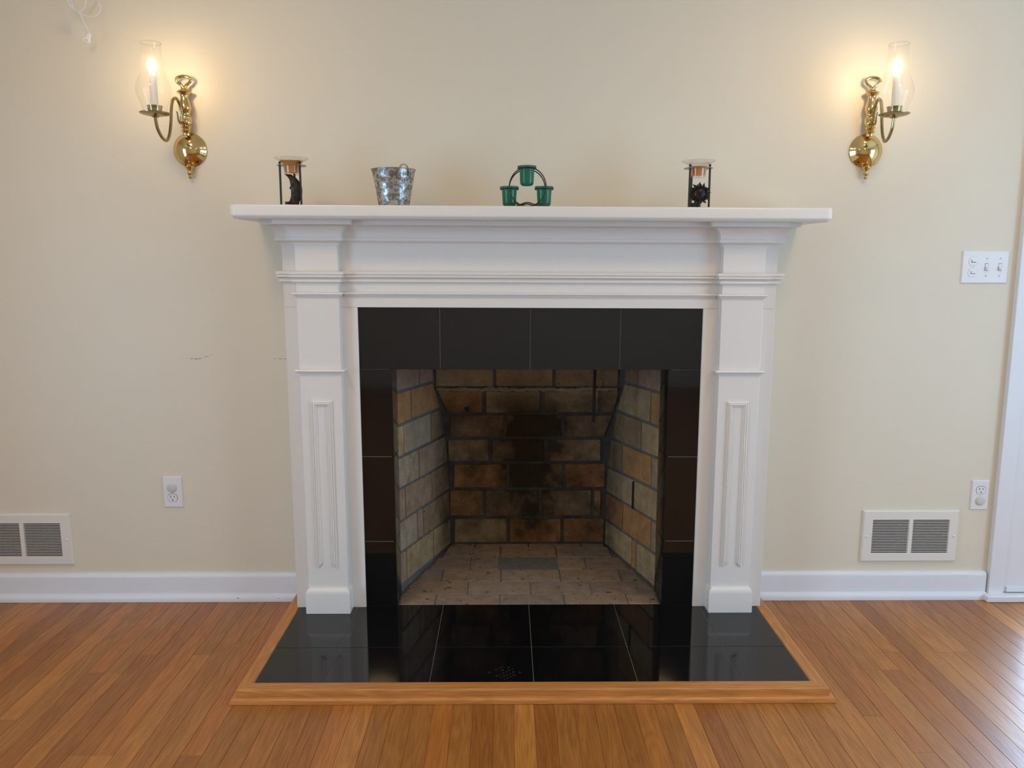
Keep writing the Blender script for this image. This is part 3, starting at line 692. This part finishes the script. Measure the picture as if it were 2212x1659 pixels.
# ------------------------------------------------------------------ wall sconces
def sconce(x, label, swing):
    t = thing('wall_sconce', (x, YW, 62.9), label, 'wall lamp', 'brass hurricane sconces beside the mantel')
    ya = YW - 0.95
    dome = [(0.0, -1.25), (0.5, -1.22), (1.0, -1.08), (1.5, -0.82), (1.9, -0.48), (2.1, -0.25), (2.22, -0.18), (2.27, -0.1), (2.27, 0.0), (0.0, 0.0)]
    MB().lathe(dome, (x, YW - 0.02, 62.95), 48, 'y').build('backplate_dome', M_brass, t, smooth=True)
    fin = spline2([(0.0, 59.1), (0.16, 59.12), (0.27, 59.3), (0.18, 59.52), (0.38, 59.72), (0.40, 59.82), (0.26, 59.98), (0.3, 60.2), (0.5, 60.5), (0.62, 60.72), (0.4, 60.9), (0.3, 61.0)], 3)
    MB().lathe([(max(a, 0.0), b) for a, b in fin], (x, YW - 0.62, 0), 24, sq=0.9).build('finial', M_brass, t, smooth=True)
    st = spline2([(0.45, 64.7), (0.5, 65.05), (0.70, 65.3), (0.52, 65.55), (0.74, 65.78), (0.58, 66.05), (0.78, 66.25), (0.80, 66.6), (0.80, 67.1), (0.62, 67.3), (0.62, 67.6), (0.84, 68.2), (0.76, 68.7), (0.58, 69.3), (0.56, 69.85), (0.72, 70.05), (0.96, 70.3), (0.80, 70.48), (0.45, 70.65), (0.40, 70.85), (0.44, 71.0), (0.3, 71.1)], 3)
    MB().lathe(st, (x, ya, 0), 28, sq=0.95).build('stem', M_brass, t, smooth=True)
    loop = [(-0.22, 71.0), (-0.32, 71.2), (-0.75, 71.5), (-0.95, 71.85), (-0.7, 72.2), (0, 72.35), (0.7, 72.2), (0.95, 71.85), (0.75, 71.5), (0.32, 71.2), (0.22, 71.0)]
    MB().tube([(x + a, ya, z) for a, z in loop], 0.20, 10, smooth=4).build('top_loop', M_brass, t, smooth=True)
    ca, sa = math.cos(swing), math.sin(swing)
    def R(mb): return mb.map(lambda px, py, pz: (x + (px - x) * ca - (py - ya) * sa, ya + (px - x) * sa + (py - ya) * ca, pz))
    arm = [(0.75, 66.5), (0.85, 67.4), (1.2, 68.5), (1.9, 69.15), (2.7, 68.8), (3.15, 67.6), (3.4, 66.0), (3.85, 64.4), (4.6, 63.45), (5.5, 63.65), (6.3, 64.5), (6.6, 65.3), (6.7, 66.0)]
    R(MB().tube([(x, ya - a, z) for a, z in arm], 0.2, 12, smooth=5)).build('arm', M_brass2, t, smooth=True)
    R(MB().tube([(x, ya - a, z) for a, z in ((0.7, 66.3), (1.3, 66.1), (1.7, 66.5), (1.8, 67.2), (2.0, 67.5))], [0.16, 0.08], 8, smooth=4)).build('scroll', M_brass2, t, smooth=True)
    D = 6.7; c = (x, ya - D, 0)
    sau = [(0.0, 65.95), (0.35, 65.95), (0.5, 66.08), (1.0, 66.16), (1.6, 66.3), (1.85, 66.42), (1.88, 66.5), (1.8, 66.5), (1.5, 66.4), (0.4, 66.36), (0, 66.36)]
    R(MB().lathe(sau, c, 36)).build('saucer', M_brass2, t, smooth=True)
    R(MB().lathe([(0.0, 66.36), (0.85, 66.36), (0.82, 66.6), (0.88, 67.15), (0.95, 67.3), (0.95, 67.36), (0.8, 67.36), (0.0, 67.3)], c, 28)).build('candle_cup', M_brass2, t, smooth=True)
    R(MB().lathe([(0.0, 67.3), (0.45, 67.3), (0.45, 70.95), (0.4, 71.1), (0.0, 71.1)], c, 20)).build('candle_sleeve', M_sleeve, t, smooth=True)
    b = R(MB().lathe(spline2([(0.28, 71.1), (0.45, 71.4), (0.68, 71.9), (0.72, 72.35), (0.55, 73.1), (0.3, 73.8), (0.12, 74.2), (0.02, 74.35)], 4), c, 24, close=False)).build('bulb', M_glass, t, smooth=True)
    R(MB().lathe([(0.02, 71.25), (0.32, 71.4), (0.52, 71.85), (0.48, 72.35), (0.24, 72.85), (0.02, 73.1)], c, 14)).build('filament', M_fil, b, smooth=True)
    ch = spline2([(1.5, 66.42), (1.5, 66.9), (1.62, 67.5), (1.98, 68.4), (2.13, 69.15), (1.98, 70.0), (1.62, 70.9), (1.35, 71.8), (1.22, 72.8), (1.18, 73.8), (1.2, 74.85)], 4)
    g = R(MB().lathe(ch, c, 48, close=False)).build('glass_chimney', M_glass, t, smooth=True)
    rim = [(c[0] + 1.2 * math.cos(a), c[1] + 1.2 * math.sin(a), 74.87) for a in [2 * PI * i / 48 for i in range(48)]]
    R(MB().tube(rim, 0.045, 6, closed=True)).build('chimney_rim', M_dish, g, smooth=True)
sconce(-46.05, 'brass wall sconce with glass chimney near the hanging white cord', -0.19)
sconce(45.97, 'brass wall sconce with glass chimney on the door side of the mantel', 0.0)

# four flush ceiling lamps, out of view; rear pair added for flatter, brighter frontal light
for lx, ly, lab in ((-46, -46, 'round flush ceiling lamp nearest the fireplace wall, left of the mantel'), (46, -46, 'round flush ceiling lamp nearest the fireplace wall, right of the mantel'),
                    (-46, -140, 'added flush ceiling lamp behind the viewer to the left, for frontal light'), (46, -140, 'added flush ceiling lamp behind the viewer to the right, for frontal light')):
    t = thing('ceiling_lamp', (lx, ly, ZC), lab, 'ceiling lamp', 'flush ceiling lamps')
    MB().lathe([(0.0, 0.0), (8.2, 0.0), (8.2, -0.9), (7.6, -1.2), (7.2, -1.2), (7.2, -0.4), (0, -0.4)], (lx, ly, ZC - 0.02), 40).build('lamp_base', M_brass2, t, smooth=True)
    MB().lathe([(7.15, -0.8), (7.15, -1.3), (6.2, -2.2), (4.2, -2.9), (2.0, -3.2), (0.0, -3.25)], (lx, ly, ZC), 40, close=False).build('diffuser', M_lampglow, t, smooth=True)

# ------------------------------------------------------------------ outlets, switches, vents
def receptacle(parent, x, z, y, cover=False):
    if cover:
        MB().lathe([(0.66, 0.0), (0.66, -0.1), (0.5, -0.22), (0.2, -0.26), (0.0, -0.26)], (x, y, z), 28, 'y').build('safety_cap', M_cap, parent, smooth=True)
        return
    pts = []
    for i in range(40):
        a = 2 * PI * i / 40; px, pz = 0.68 * math.cos(a), 0.68 * math.sin(a); pz = max(-0.56, min(0.56, pz)); pts.append((px, pz))
    ring = [(p * 1.07, q * 1.08) for p, q in pts]
    MB().prism(ring, lambda p, q: (x + p, y - 0.008, z + q), lambda p, q: (x + p, y + 0.02, z + q)).build('socket_gap', M_slot, parent)
    f = MB().prism(pts, lambda p, q: (x + p, y - 0.05, z + q), lambda p, q: (x + p, y + 0.02, z + q)).build('socket_face', M_plate, parent)
    for dx, h in ((-0.25, 0.36), (0.25, 0.28)): MB().box(x + dx - 0.045, x + dx + 0.045, y - 0.056, y - 0.03, z + 0.1 - h / 2 + .08, z + 0.1 + h / 2 + .08).build('slot', M_slot, f)
    MB().lathe([(0.0, 0), (0.1, 0), (0.1, -0.026), (0.0, -0.026)], (x, y - 0.03, z - 0.3), 12, 'y').build('ground_hole', M_slot, f)
def plate(name, x0, x1, z0, z1, label, cat, group=None):
    t = thing(name, ((x0 + x1) / 2, YW, z0), label, cat, group)
    m = MB(); i = 0.13; yf = YW - 0.24
    m.add([(x0, YW, z0), (x1, YW, z0), (x1, YW, z1), (x0, YW, z1), (x0, YW - .08, z0), (x1, YW - .08, z0), (x1, YW - .08, z1), (x0, YW - .08, z1), (x0 + i, yf, z0 + i), (x1 - i, yf, z0 + i), (x1 - i, yf, z1 - i), (x0 + i, yf, z1 - i)],
          [(8, 9, 10, 11)] + [(k, (k + 1) % 4, (k + 1) % 4 + 4, k + 4) for k in range(4)] + [(k + 4, (k + 1) % 4 + 4, (k + 1) % 4 + 8, k + 8) for k in range(4)])
    m.build('cover_plate', M_plate, t)
    return t, yf
def screw(parent, x, z, y, r=0.09):
    MB().lathe([(0.0, 0.02), (r, 0.02), (r, -0.02), (r * 0.6, -0.04), (0, -0.04)], (x, y, z), 12, 'y').build('screw', M_steel, parent)
t, yf = plate('wall_outlet', -52.9, -50.1, 12.66, 17.26, 'white duplex outlet with its upper socket capped, left of mantel', 'outlet', 'duplex outlets')
receptacle(t, -51.55, 15.6, yf, True); receptacle(t, -51.55, 14.12, yf); screw(t, -51.55, 14.87, yf, 0.06)
t, yf = plate('wall_outlet', 64.75, 67.35, 12.05, 16.5, 'white duplex outlet with its lower socket capped, beside door casing', 'outlet', 'duplex outlets')
receptacle(t, 66.1, 15.05, yf); receptacle(t, 66.1, 13.42, yf, True); screw(t, 66.1, 14.25, yf, 0.06)
t, yf = plate('switch_plate', 60.5, 67.0, 44.97, 49.5, 'white three gang wall plate with two toggle switches, near door casing', 'switch plate')
for z in (48.05, 46.48):
    pts = [(max(-0.56, min(0.56, 0.68 * math.cos(2 * PI * i / 40))) if False else 0.68 * math.cos(2 * PI * i / 40), max(-0.56, min(0.56, 0.68 * math.sin(2 * PI * i / 40)))) for i in range(40)]
    MB().prism([(p * 1.06, q * 1.07) for p, q in pts], lambda p, q: (62.05 + p, yf - 0.006, z + q), lambda p, q: (62.05 + p, yf + 0.02, z + q)).build('switch_gap', M_cap, t)
    f = MB().prism(pts, lambda p, q: (62.05 + p, yf - 0.05, z + q), lambda p, q: (62.05 + p, yf + 0.02, z + q)).build('switch_face', M_plate, t)
    MB().box(61.72, 62.38, yf - 0.058, yf - 0.03, z - 0.17, z + 0.2).build('rocker_gap', M_slot, f)
    MB().box(61.76, 62.38, yf - 0.15, yf - 0.03, z - 0.1, z + 0.22).build('rocker', M_plate, f, bevel=0.03)
screw(t, 62.05, 47.27, yf, 0.08)
for x in (63.93, 65.8):
    for z in (48.45, 46.05): screw(t, x, z, yf, 0.12)
    f = MB().box(x - 0.24, x + 0.24, yf - 0.012, yf + 0.05, 46.75, 47.75).build('toggle_slot', M_slot, t)
    f2 = MB().box(x - 0.2, x + 0.2, yf - 0.03, yf + 0.02, 46.8, 47.7).build('toggle_base', M_plate, t)
    lev = MB().add([(x - .17, yf, 47.35), (x + .17, yf, 47.35), (x + .17, yf, 47.0), (x - .17, yf, 47.0), (x - .13, yf - .5, 47.0), (x + .13, yf - .5, 47.0), (x + .13, yf - .5, 46.8), (x - .13, yf - .5, 46.8)],
                   [(0, 1, 2, 3), (7, 6, 5, 4), (0, 4, 5, 1), (1, 5, 6, 2), (2, 6, 7, 3), (3, 7, 4, 0)])
    lev.build('toggle_lever', M_plate, t, bevel=0.04)
def vent(x0, x1, z0, z1, label):
    t = thing('wall_vent', ((x0 + x1) / 2, YW, z0), label, 'vent', 'louvred wall vents')
    y0 = YW - 0.42; gx = [(x0 + 1.25, x0 + 6.62), (x1 - 6.62, x1 - 1.25)]; g0, g1 = z0 + 1.13, z1 - 1.2
    m = MB()
    m.box(x0, gx[0][0], y0, YW, z0, z1).box(gx[1][1], x1, y0, YW, z0, z1).box(gx[0][1], gx[1][0], y0, YW, g0, g1)
    m.box(gx[0][0], gx[1][1], y0, YW, z0, g0).box(gx[0][0], gx[1][1], y0, YW, g1, z1)
    m.build('frame', M_vent, t)
    rim = MB().sweep([(0, 0), (0.12, 0), (0.12, 0.1), (0.0, 0.42)], [(0, 0), (1, 0)])
    bz = [(0.0, y0), (0.0, YW), (0.14, YW), (0.14, YW - 0.1)]
    mm = MB(); n = 3; pr = [(0.0, y0), (0.16, YW - 0.12), (0.16, YW)]; vs = []
    for (sx, sz) in ((0, 0), (1, 0), (1, 1), (0, 1)):
        for (o, yy) in pr: vs.append(((x1 + o) if sx else (x0 - o), yy, (z1 + o) if sz else (z0 - o)))
    fs = [(i * n + k, ((i + 1) % 4) * n + k, ((i + 1) % 4) * n + k + 1, i * n + k + 1) for i in range(4) for k in range(n - 1)]
    mm.add(vs, fs).build('bevelled_edge', M_vent, t)
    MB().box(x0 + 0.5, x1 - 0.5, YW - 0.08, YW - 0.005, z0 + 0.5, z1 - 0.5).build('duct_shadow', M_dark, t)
    for a, b in gx:
        sl = MB(); ns = 21; p = (g1 - g0) / ns
        for i in range(ns):
            z = g0 + p * i
            sl.box(a, b, y0 + 0.03, y0 + 0.09, z, z + p * 0.34)
        sl.build('louvres', M_vent, t)['kind'] = 'stuff'
    for x in (x0 + 0.52, x1 - 0.45):
        MB().lathe([(0.0, -0.12), (0.1, -0.11), (0.2, -0.04), (0.22, 0.02), (0.0, 0.02)], (x, y0, (z0 + z1) / 2), 14, 'y').build('screw', M_vent, t, smooth=True)
vent(49.3, 63.1, 4.35, 11.82, 'cream louvred wall vent below the outlet by the door')
vent(-80.65, -66.85, 4.15, 11.55, 'cream louvred wall vent cut off at the far left above baseboard')

# ------------------------------------------------------------------ white cord hanging at the upper left
t = thing('hanging_cord', (-58.5, YW, 76.4), 'thin white looped cord hanging against the wall with a plug end', 'cord')
yc = 3.9
main = [(-60.2, YW - 0.3, 93.5), (-60.3, 5.2, 89), (-60.15, 4.9, 84), (-59.87, yc, 81.58), (-59.7, yc, 80.97), (-59.23, yc, 80.44), (-58.72, yc, 80.1), (-58.49, yc, 79.86), (-57.99, yc, 78.63), (-57.42, yc, 77.4)]
MB().tube(main, 0.055, 8, smooth=5).build('cord', M_plate, t, smooth=True)
lp1 = [(-59.95, 3.8, 82.4), (-59.8, 3.8, 81.3), (-59.4, 3.75, 80.5), (-58.8, 3.75, 80.08), (-58.39, 3.75, 80.07), (-57.88, 3.75, 80.4), (-57.58, 3.75, 80.97), (-57.45, 3.75, 81.7), (-57.6, 3.8, 83.2), (-58.6, 3.9, 84.3), (-59.6, 3.9, 83.6)]
lp2 = [(-60.05, 4.9, 82.6), (-59.9, 4.9, 81.2), (-59.3, 5.0, 80.3), (-58.31, 5.1, 79.92), (-57.8, 5.2, 79.84), (-57.13, 5.3, 79.99), (-56.67, 5.3, 80.36), (-56.4, 5.3, 80.98), (-56.6, 5.2, 81.8), (-57.1, 5.1, 83.6), (-58.4, 5.0, 84.9), (-59.7, 4.9, 84.0)]
for q in (lp1, lp2): MB().tube(q, 0.055, 8, closed=True, smooth=5).build('cord_loop', M_plate, t, smooth=True)
ang = math.radians(-25); ca, sa = math.cos(ang), math.sin(ang)
def RP(mb): return mb.map(lambda x, y, z: (-57.42 + x * ca - z * sa, y, 77.35 + x * sa + z * ca))
# tapering plug body and a wider end block
p = RP(MB().add([(-.12, 3.7, 0.05), (.12, 3.7, 0.05), (.12, 4.1, 0.05), (-.12, 4.1, 0.05), (-.26, 3.63, -.75), (.26, 3.63, -.75), (.26, 4.17, -.75), (-.26, 4.17, -.75)],
        [(0, 1, 2, 3), (7, 6, 5, 4), (0, 4, 5, 1), (1, 5, 6, 2), (2, 6, 7, 3), (3, 7, 4, 0)])).build('plug_body', M_plate, t, bevel=0.04)
RP(MB().box(-0.42, 0.27, 3.61, 4.19, -1.12, -0.74)).build('plug_block', M_plate, t, bevel=0.04)
for dx in (-0.08, 0.1): RP(MB().box(dx - 0.03, dx + 0.03, 3.60, 3.64, -0.98, -0.86)).build('slot', M_slot, p)

# ------------------------------------------------------------------ things on the shelf
def shz(x): return shz1 * (1 - 0.0001 * x) + 0.01
def burner(x, y, kind, label, cuplabel, angle):
    z = shz(x)
    t = thing('candle_burner', (x, y, z), label, 'candle holder', 'black iron candle burners on the mantel')
    posts = [(-1.25, -0.75), (1.25, -0.75), (0.0 if kind == 'moon' else -0.55, 1.35)]
    for (px, py) in posts:
        m = MB().tube([(x + px * 1.02, y + py, z), (x + px, y + py, z + 5.3)], 0.135, 10)
        m.lathe([(0.0, 5.22), (0.12, 5.26), (0.16, 5.36), (0.12, 5.48), (0.0, 5.52)], (x + px, y + py, z), 12)
        m.build('post', M_iron, t, smooth=True)
    rg = [(1.1, 5.02), (1.8, 5.02), (1.83, 5.06), (1.8, 5.1), (1.1, 5.1), (1.08, 5.06), (1.1, 5.02)]
    MB().lathe(rg, (x, y + 0.15, z), 40, close=False).build('ring_plate', M_steel, t, smooth=True)
    base = [(x - 1.27, y - 0.75, z + 0.08), (x + 1.27, y - 0.75, z + 0.08), (x + posts[2][0], y + 1.35, z + 0.08)]
    for i in range(3): MB().tube([base[i], base[(i + 1) % 3]], 0.08, 8).build('base_bar', M_iron, t, smooth=True)
    if kind == 'moon':
        o = [(-0.79, 3.98), (0.0, 3.92), (0.55, 3.6), (0.98, 3.12), (1.2, 2.75), (1.34, 2.3), (1.37, 1.85), (1.3, 1.35), (1.15, 0.95), (0.95, 0.55), (0.86, 0.08), (-0.6, 0.08), (-0.75, 0.2), (-0.3, 0.55), (-0.15, 0.95), (-0.05, 1.3), (-0.02, 1.42), (-0.06, 1.58), (0.02, 1.68), (-0.09, 1.8), (0.02, 1.95), (-0.24, 2.22), (-0.06, 2.5), (-0.1, 2.75), (-0.13, 3.1), (-0.25, 3.4), (-0.5, 3.72)]
        n = len(o); cx, cz = 0.55, 2.0
        def ins(p, k): return (p[0] + (cx - p[0]) * k, p[1] + (cz - p[1]) * k * 0.55)
        rings = [[(p, 0.0) for p in o], [(p, -0.22) for p in o], [(ins(p, 0.22), -0.38) for p in o], [(ins(p, 0.55), -0.46) for p in o]]
        rings = [[(p, 0.22) for p in [ins(q, 0.25) for q in o]]] + rings
        vs = [(x + p[0], y - 0.35 + d, z + p[1]) for rg_ in rings for p, d in rg_]
        fs = [tuple(range(n)), tuple(range(4 * n, 5 * n))[::-1]] + [(i * n + k, i * n + (k + 1) % n, (i + 1) * n + (k + 1) % n, (i + 1) * n + k) for i in range(4) for k in range(n)]
        mo = MB().add(vs, fs).build('moon_figure', M_cast, t, smooth=True)
        MB().tube([(x + 0.08, y - 0.76, z + 2.62), (x + 0.3, y - 0.82, z + 2.72), (x + 0.62, y - 0.8, z + 2.6)], 0.06, 6, smooth=3).build('brow', M_cast, mo, smooth=True)
        MB().lathe([(0, -0.09), (0.07, -0.07), (0.11, 0), (0.07, 0.07), (0, 0.09)], (x + 0.28, y - 0.78, z + 2.42), 10).build('eye', M_cast, mo, smooth=True)
        MB().tube([(x + 0.0, y - 0.62, z + 1.62), (x + 0.25, y - 0.78, z + 1.55), (x + 0.5, y - 0.8, z + 1.68)], 0.05, 6, smooth=3).build('mouth', M_cast, mo, smooth=True)
        MB().lathe([(0.0, 0.02), (0.3, 0.02), (0.28, 0.45), (0.36, 0.5), (0.34, 0.54), (0.22, 0.5), (0, 0.3)], (x - 0.55, y - 0.5, z), 18).build('tealight_cup', M_iron, t, smooth=True)
    else:
        cz = z + 1.82; yf_ = y - 0.95
        dm = [(0.0, -0.42), (0.3, -0.40), (0.55, -0.30), (0.70, -0.16), (0.74, 0.0), (0.0, 0.0)]
        sf = MB().lathe(dm, (x, yf_, cz), 28, 'y').build('sun_face', M_cast, t, smooth=True)
        MB().lathe([(0.70, -0.02), (0.78, -0.1), (0.86, -0.02), (0.86, 0.12), (0.0, 0.12)], (x, yf_, cz), 28, 'y', close=False).build('face_rim', M_cast, sf, smooth=True)
        MB().add([(x - .02, yf_ - .42, cz + .2), (x + .02, yf_ - .42, cz + .2), (x + .12, yf_ - .38, cz - .1), (x - .12, yf_ - .38, cz - .1), (x, yf_ - .6, cz - .06)], [(0, 1, 4), (1, 2, 4), (2, 3, 4), (3, 0, 4), (0, 3, 2, 1)]).build('nose', M_cast, sf)
        for sx in (-1, 1):
            MB().lathe([(0, -0.06), (0.06, -0.05), (0.1, 0), (0.06, 0.05), (0, 0.06)], (x + sx * 0.26, yf_ - 0.37, cz + 0.12), 10).build('eye', M_cast, sf, smooth=True)
            MB().tube([(x + sx * .1, yf_ - .42, cz + .24), (x + sx * .28, yf_ - .42, cz + .32), (x + sx * .45, yf_ - .34, cz + .22)], 0.04, 6, smooth=3).build('brow', M_cast, sf, smooth=True)
        MB().tube([(x - .26, yf_ - .36, cz - .2), (x - .1, yf_ - .4, cz - .32), (x + .1, yf_ - .4, cz - .32), (x + .26, yf_ - .36, cz - .2)], 0.05, 6, smooth=3).build('mouth', M_cast, sf, smooth=True)
        for i in range(24):
            a = 2 * PI * i / 24 + 0.05; long_ = i % 2 == 0
            r0, r1 = 0.78, (1.50 if long_ else 1.28); hw = 0.17 if long_ else 0.12; dy = 0.0 if long_ else 0.08
            ux, uz = math.cos(a), math.sin(a); bend = 0.12 * (1 if i % 4 < 2 else -1)
            P = lambda rad, s, d: (x + ux * rad - uz * s, yf_ + dy + d, cz + uz * rad + ux * s)
            vs = [P(r0, -hw * .8, 0), P(r0, hw * .8, 0), P((r0 + r1) / 2, -hw, 0), P((r0 + r1) / 2, hw, 0), P(r1, bend, 0.0), P(r0, 0, -0.16), P((r0 + r1) / 2, 0, -0.15), P(r0, 0, 0.08), P((r0 + r1) / 2, 0, 0.08)]
            fs = [(0, 5, 6, 2), (5, 1, 3, 6), (2, 6, 4), (6, 3, 4), (0, 2, 8, 7), (7, 8, 3, 1), (2, 4, 8), (8, 4, 3), (0, 7, 1, 5)]
            MB().add(vs, fs).build('ray', M_cast, sf)
        MB().lathe([(0.0, 0.02), (0.74, 0.02), (0.72, 0.7), (0.76, 0.72), (0.7, 0.74), (0.6, 0.7), (0.0, 0.5)], (x - 0.3, y + 0.1, z), 24).build('tealight_cup', M_iron, t, smooth=True)
        MB().tube([(x, y - 0.8, z + 0.1), (x, y - 0.85, z + 1.6)], 0.1, 8).build('sun_stem', M_iron, t, smooth=True)
    # glass candle cup with flared rim, resting in the ring
    c = (x, y + 0.15, z)
    g = thing('glass_candle_cup', (x, y + 0.15, z + 3.9), cuplabel, 'candle cup', 'glass candle cups on the iron burners')
    pr = spline2([(0.0, 3.92), (0.80, 3.92), (0.93, 4.0), (0.98, 4.5), (1.03, 5.0), (1.14, 5.28), (1.5, 5.55), (2.0, 5.88), (2.08, 5.95)], 3)
    MB().lathe([(max(a, 0.001), b) for a, b in pr], c, 40, close=False).build('glass_cup', M_dish, g, smooth=True)
    rim = [(c[0] + 2.08 * math.cos(2 * PI * i / 48), c[1] + 2.08 * math.sin(2 * PI * i / 48), z + 5.96) for i in range(48)]
    MB().tube(rim, 0.035, 6, closed=True).build('glass_rim', M_dish, g, smooth=True)
    top = 5.62 if kind == 'moon' else 5.3
    rt_ = 1.42 if kind == 'moon' else 1.02
    MB().lathe([(0.001, 4.22), (0.90, 4.22), (0.93, 4.6), (0.98, 5.0), (1.05, 5.2), (rt_, top), (0.001, top - 0.03)], c, 32).build('wax', M_wax, g, smooth=True)
burner(-30.35, -2.0, 'moon', 'black iron candle burner with a crescent moon face figure', 'clear glass candle cup of orange wax above the crescent moon', 0)
burner(21.35, -2.0, 'sun', 'black iron candle burner with a spiky sun face figure', 'clear glass candle cup of orange wax above the sun face', 0)

# galvanized bucket
bx, by = -17.45, -2.0; bz = shz(bx)
t = thing('metal_bucket', (bx, by, bz), 'small mottled galvanized metal bucket with bronze wire ears', 'bucket')
bp = [(1.9, 0.0), (1.92, 0.02), (2.18, 1.5), (2.44, 3.0), (2.455, 3.06), (2.50, 3.1), (2.475, 3.16), (2.49, 3.22), (2.53, 3.27), (2.50, 3.33), (2.515, 3.39), (2.555, 3.44), (2.53, 3.5), (2.76, 4.6), (2.72, 4.6), (2.46, 3.2), (1.86, 0.12), (0.0, 0.1)]
MB().lathe([(0.0, 0.0)] + bp, (bx, by, bz), 56, close=False).build('bucket_body', M_galv, t, smooth=True)
MB().tube([(bx + 2.79 * math.cos(2 * PI * i / 56), by + 2.79 * math.sin(2 * PI * i / 56), bz + 4.62) for i in range(56)], 0.055, 8, closed=True).build('rolled_rim', M_steel, t, smooth=True)
MB().tube([(bx + (1.93 + 0.18 * h) * math.sin(0.62), by - (1.93 + 0.18 * h) * math.cos(0.62), bz + h) for h in (0.02, 1.5, 3.0, 4.5)], 0.045, 6).build('seam', M_steel, t, smooth=True)
for a0 in (0.62, 0.62 + PI):
    pts = []
    for k in range(13):
        s = -0.29 + 0.58 * k / 12; h = 3.75 + 1.3 * math.sqrt(max(0.0, 1 - (k / 6 - 1) ** 2))
        rad = 2.66 + 0.12 + 0.08 * math.sin(PI * k / 12)
        pts.append((bx + rad * math.sin(a0 + s), by - rad * math.cos(a0 + s), bz + h))
    e = MB().tube(pts, 0.075, 8, smooth=2).build('wire_ear', M_bronze, t, smooth=True)
    for q in (pts[0], pts[-1]): MB().lathe([(0, -0.1), (0.09, -0.07), (0.12, 0), (0.09, 0.07), (0, 0.1)], q, 10).build('rivet', M_steel, e, smooth=True)

# green votive holder
gx_, gy = -0.55, -2.0; gz = shz(gx_)
t = thing('votive_stand', (gx_, gy, gz), 'black wire hoop stand holding three green glass votive cups', 'candle stand')
for dy in (-1.22, 1.22):
    MB().tube([(gx_ + 0.12 + 2.32 * math.cos(2 * PI * i / 48), gy + dy, gz + 2.52 + 2.40 * math.sin(2 * PI * i / 48)) for i in range(48)], 0.075, 8, closed=True).build('hoop', M_iron, t, smooth=True)
    MB().tube([(gx_ - 1.5, gy + dy * 1.05, gz + 0.075), (gx_ - 0.9, gy + dy * 1.05, gz + 0.3), (gx_ + 0.1, gy + dy * 1.05, gz + 0.58), (gx_ + 1.1, gy + dy * 1.05, gz + 0.3), (gx_ + 1.7, gy + dy * 1.05, gz + 0.075)], 0.075, 8, smooth=5).build('foot', M_iron, t, smooth=True)
for sx in (-1, 1): MB().tube([(gx_ + 0.1 + sx * 1.45, gy - 1.28, gz + 0.08), (gx_ + 0.1 + sx * 1.1, gy, gz + 0.08), (gx_ + 0.1 + sx * 1.45, gy + 1.28, gz + 0.08)], 0.07, 8, smooth=4).build('foot', M_iron, t, smooth=True)
cups = [(0.05, 2.72, 'green frosted glass votive cup at the top of the wire stand', 0), (-2.18, 0.16, 'green frosted votive cup nearest the bucket, with dark wax inside', 1), (2.25, 0.16, 'green frosted votive cup on the side of the stand facing the sun burner', 0)]
for dx, dz, lab, wax in cups:
    c = (gx_ + dx, gy, gz + dz)
    MB().tube([(c[0] + 1.17 * math.cos(2 * PI * i / 40), c[1] + 1.17 * math.sin(2 * PI * i / 40), c[2] + 2.16) for i in range(40)], 0.07, 8, closed=True).build('cup_ring', M_iron, t, smooth=True)
    cp = thing('votive_cup', c, lab, 'votive cup', 'green votive cups')
    pr = spline2([(0.0, 0.0), (0.5, 0.01), (0.72, 0.10), (0.85, 0.34), (0.88, 0.8), (0.93, 1.8), (0.98, 2.1), (1.08, 2.22), (1.2, 2.3), (1.2, 2.42), (1.12, 2.5)], 3)
    MB().lathe([(max(a, 0.001), b) for a, b in pr], c, 40, close=False).build('glass', M_green, cp, smooth=True)
    if wax: MB().lathe([(0.001, 0.15), (0.55, 0.17), (0.72, 0.4), (0.74, 1.1), (0.001, 1.15)], c, 24).build('wax', M_darkwax, cp, smooth=True)
for o in list(bpy.data.objects):
    if '_o' in o: del o['_o']
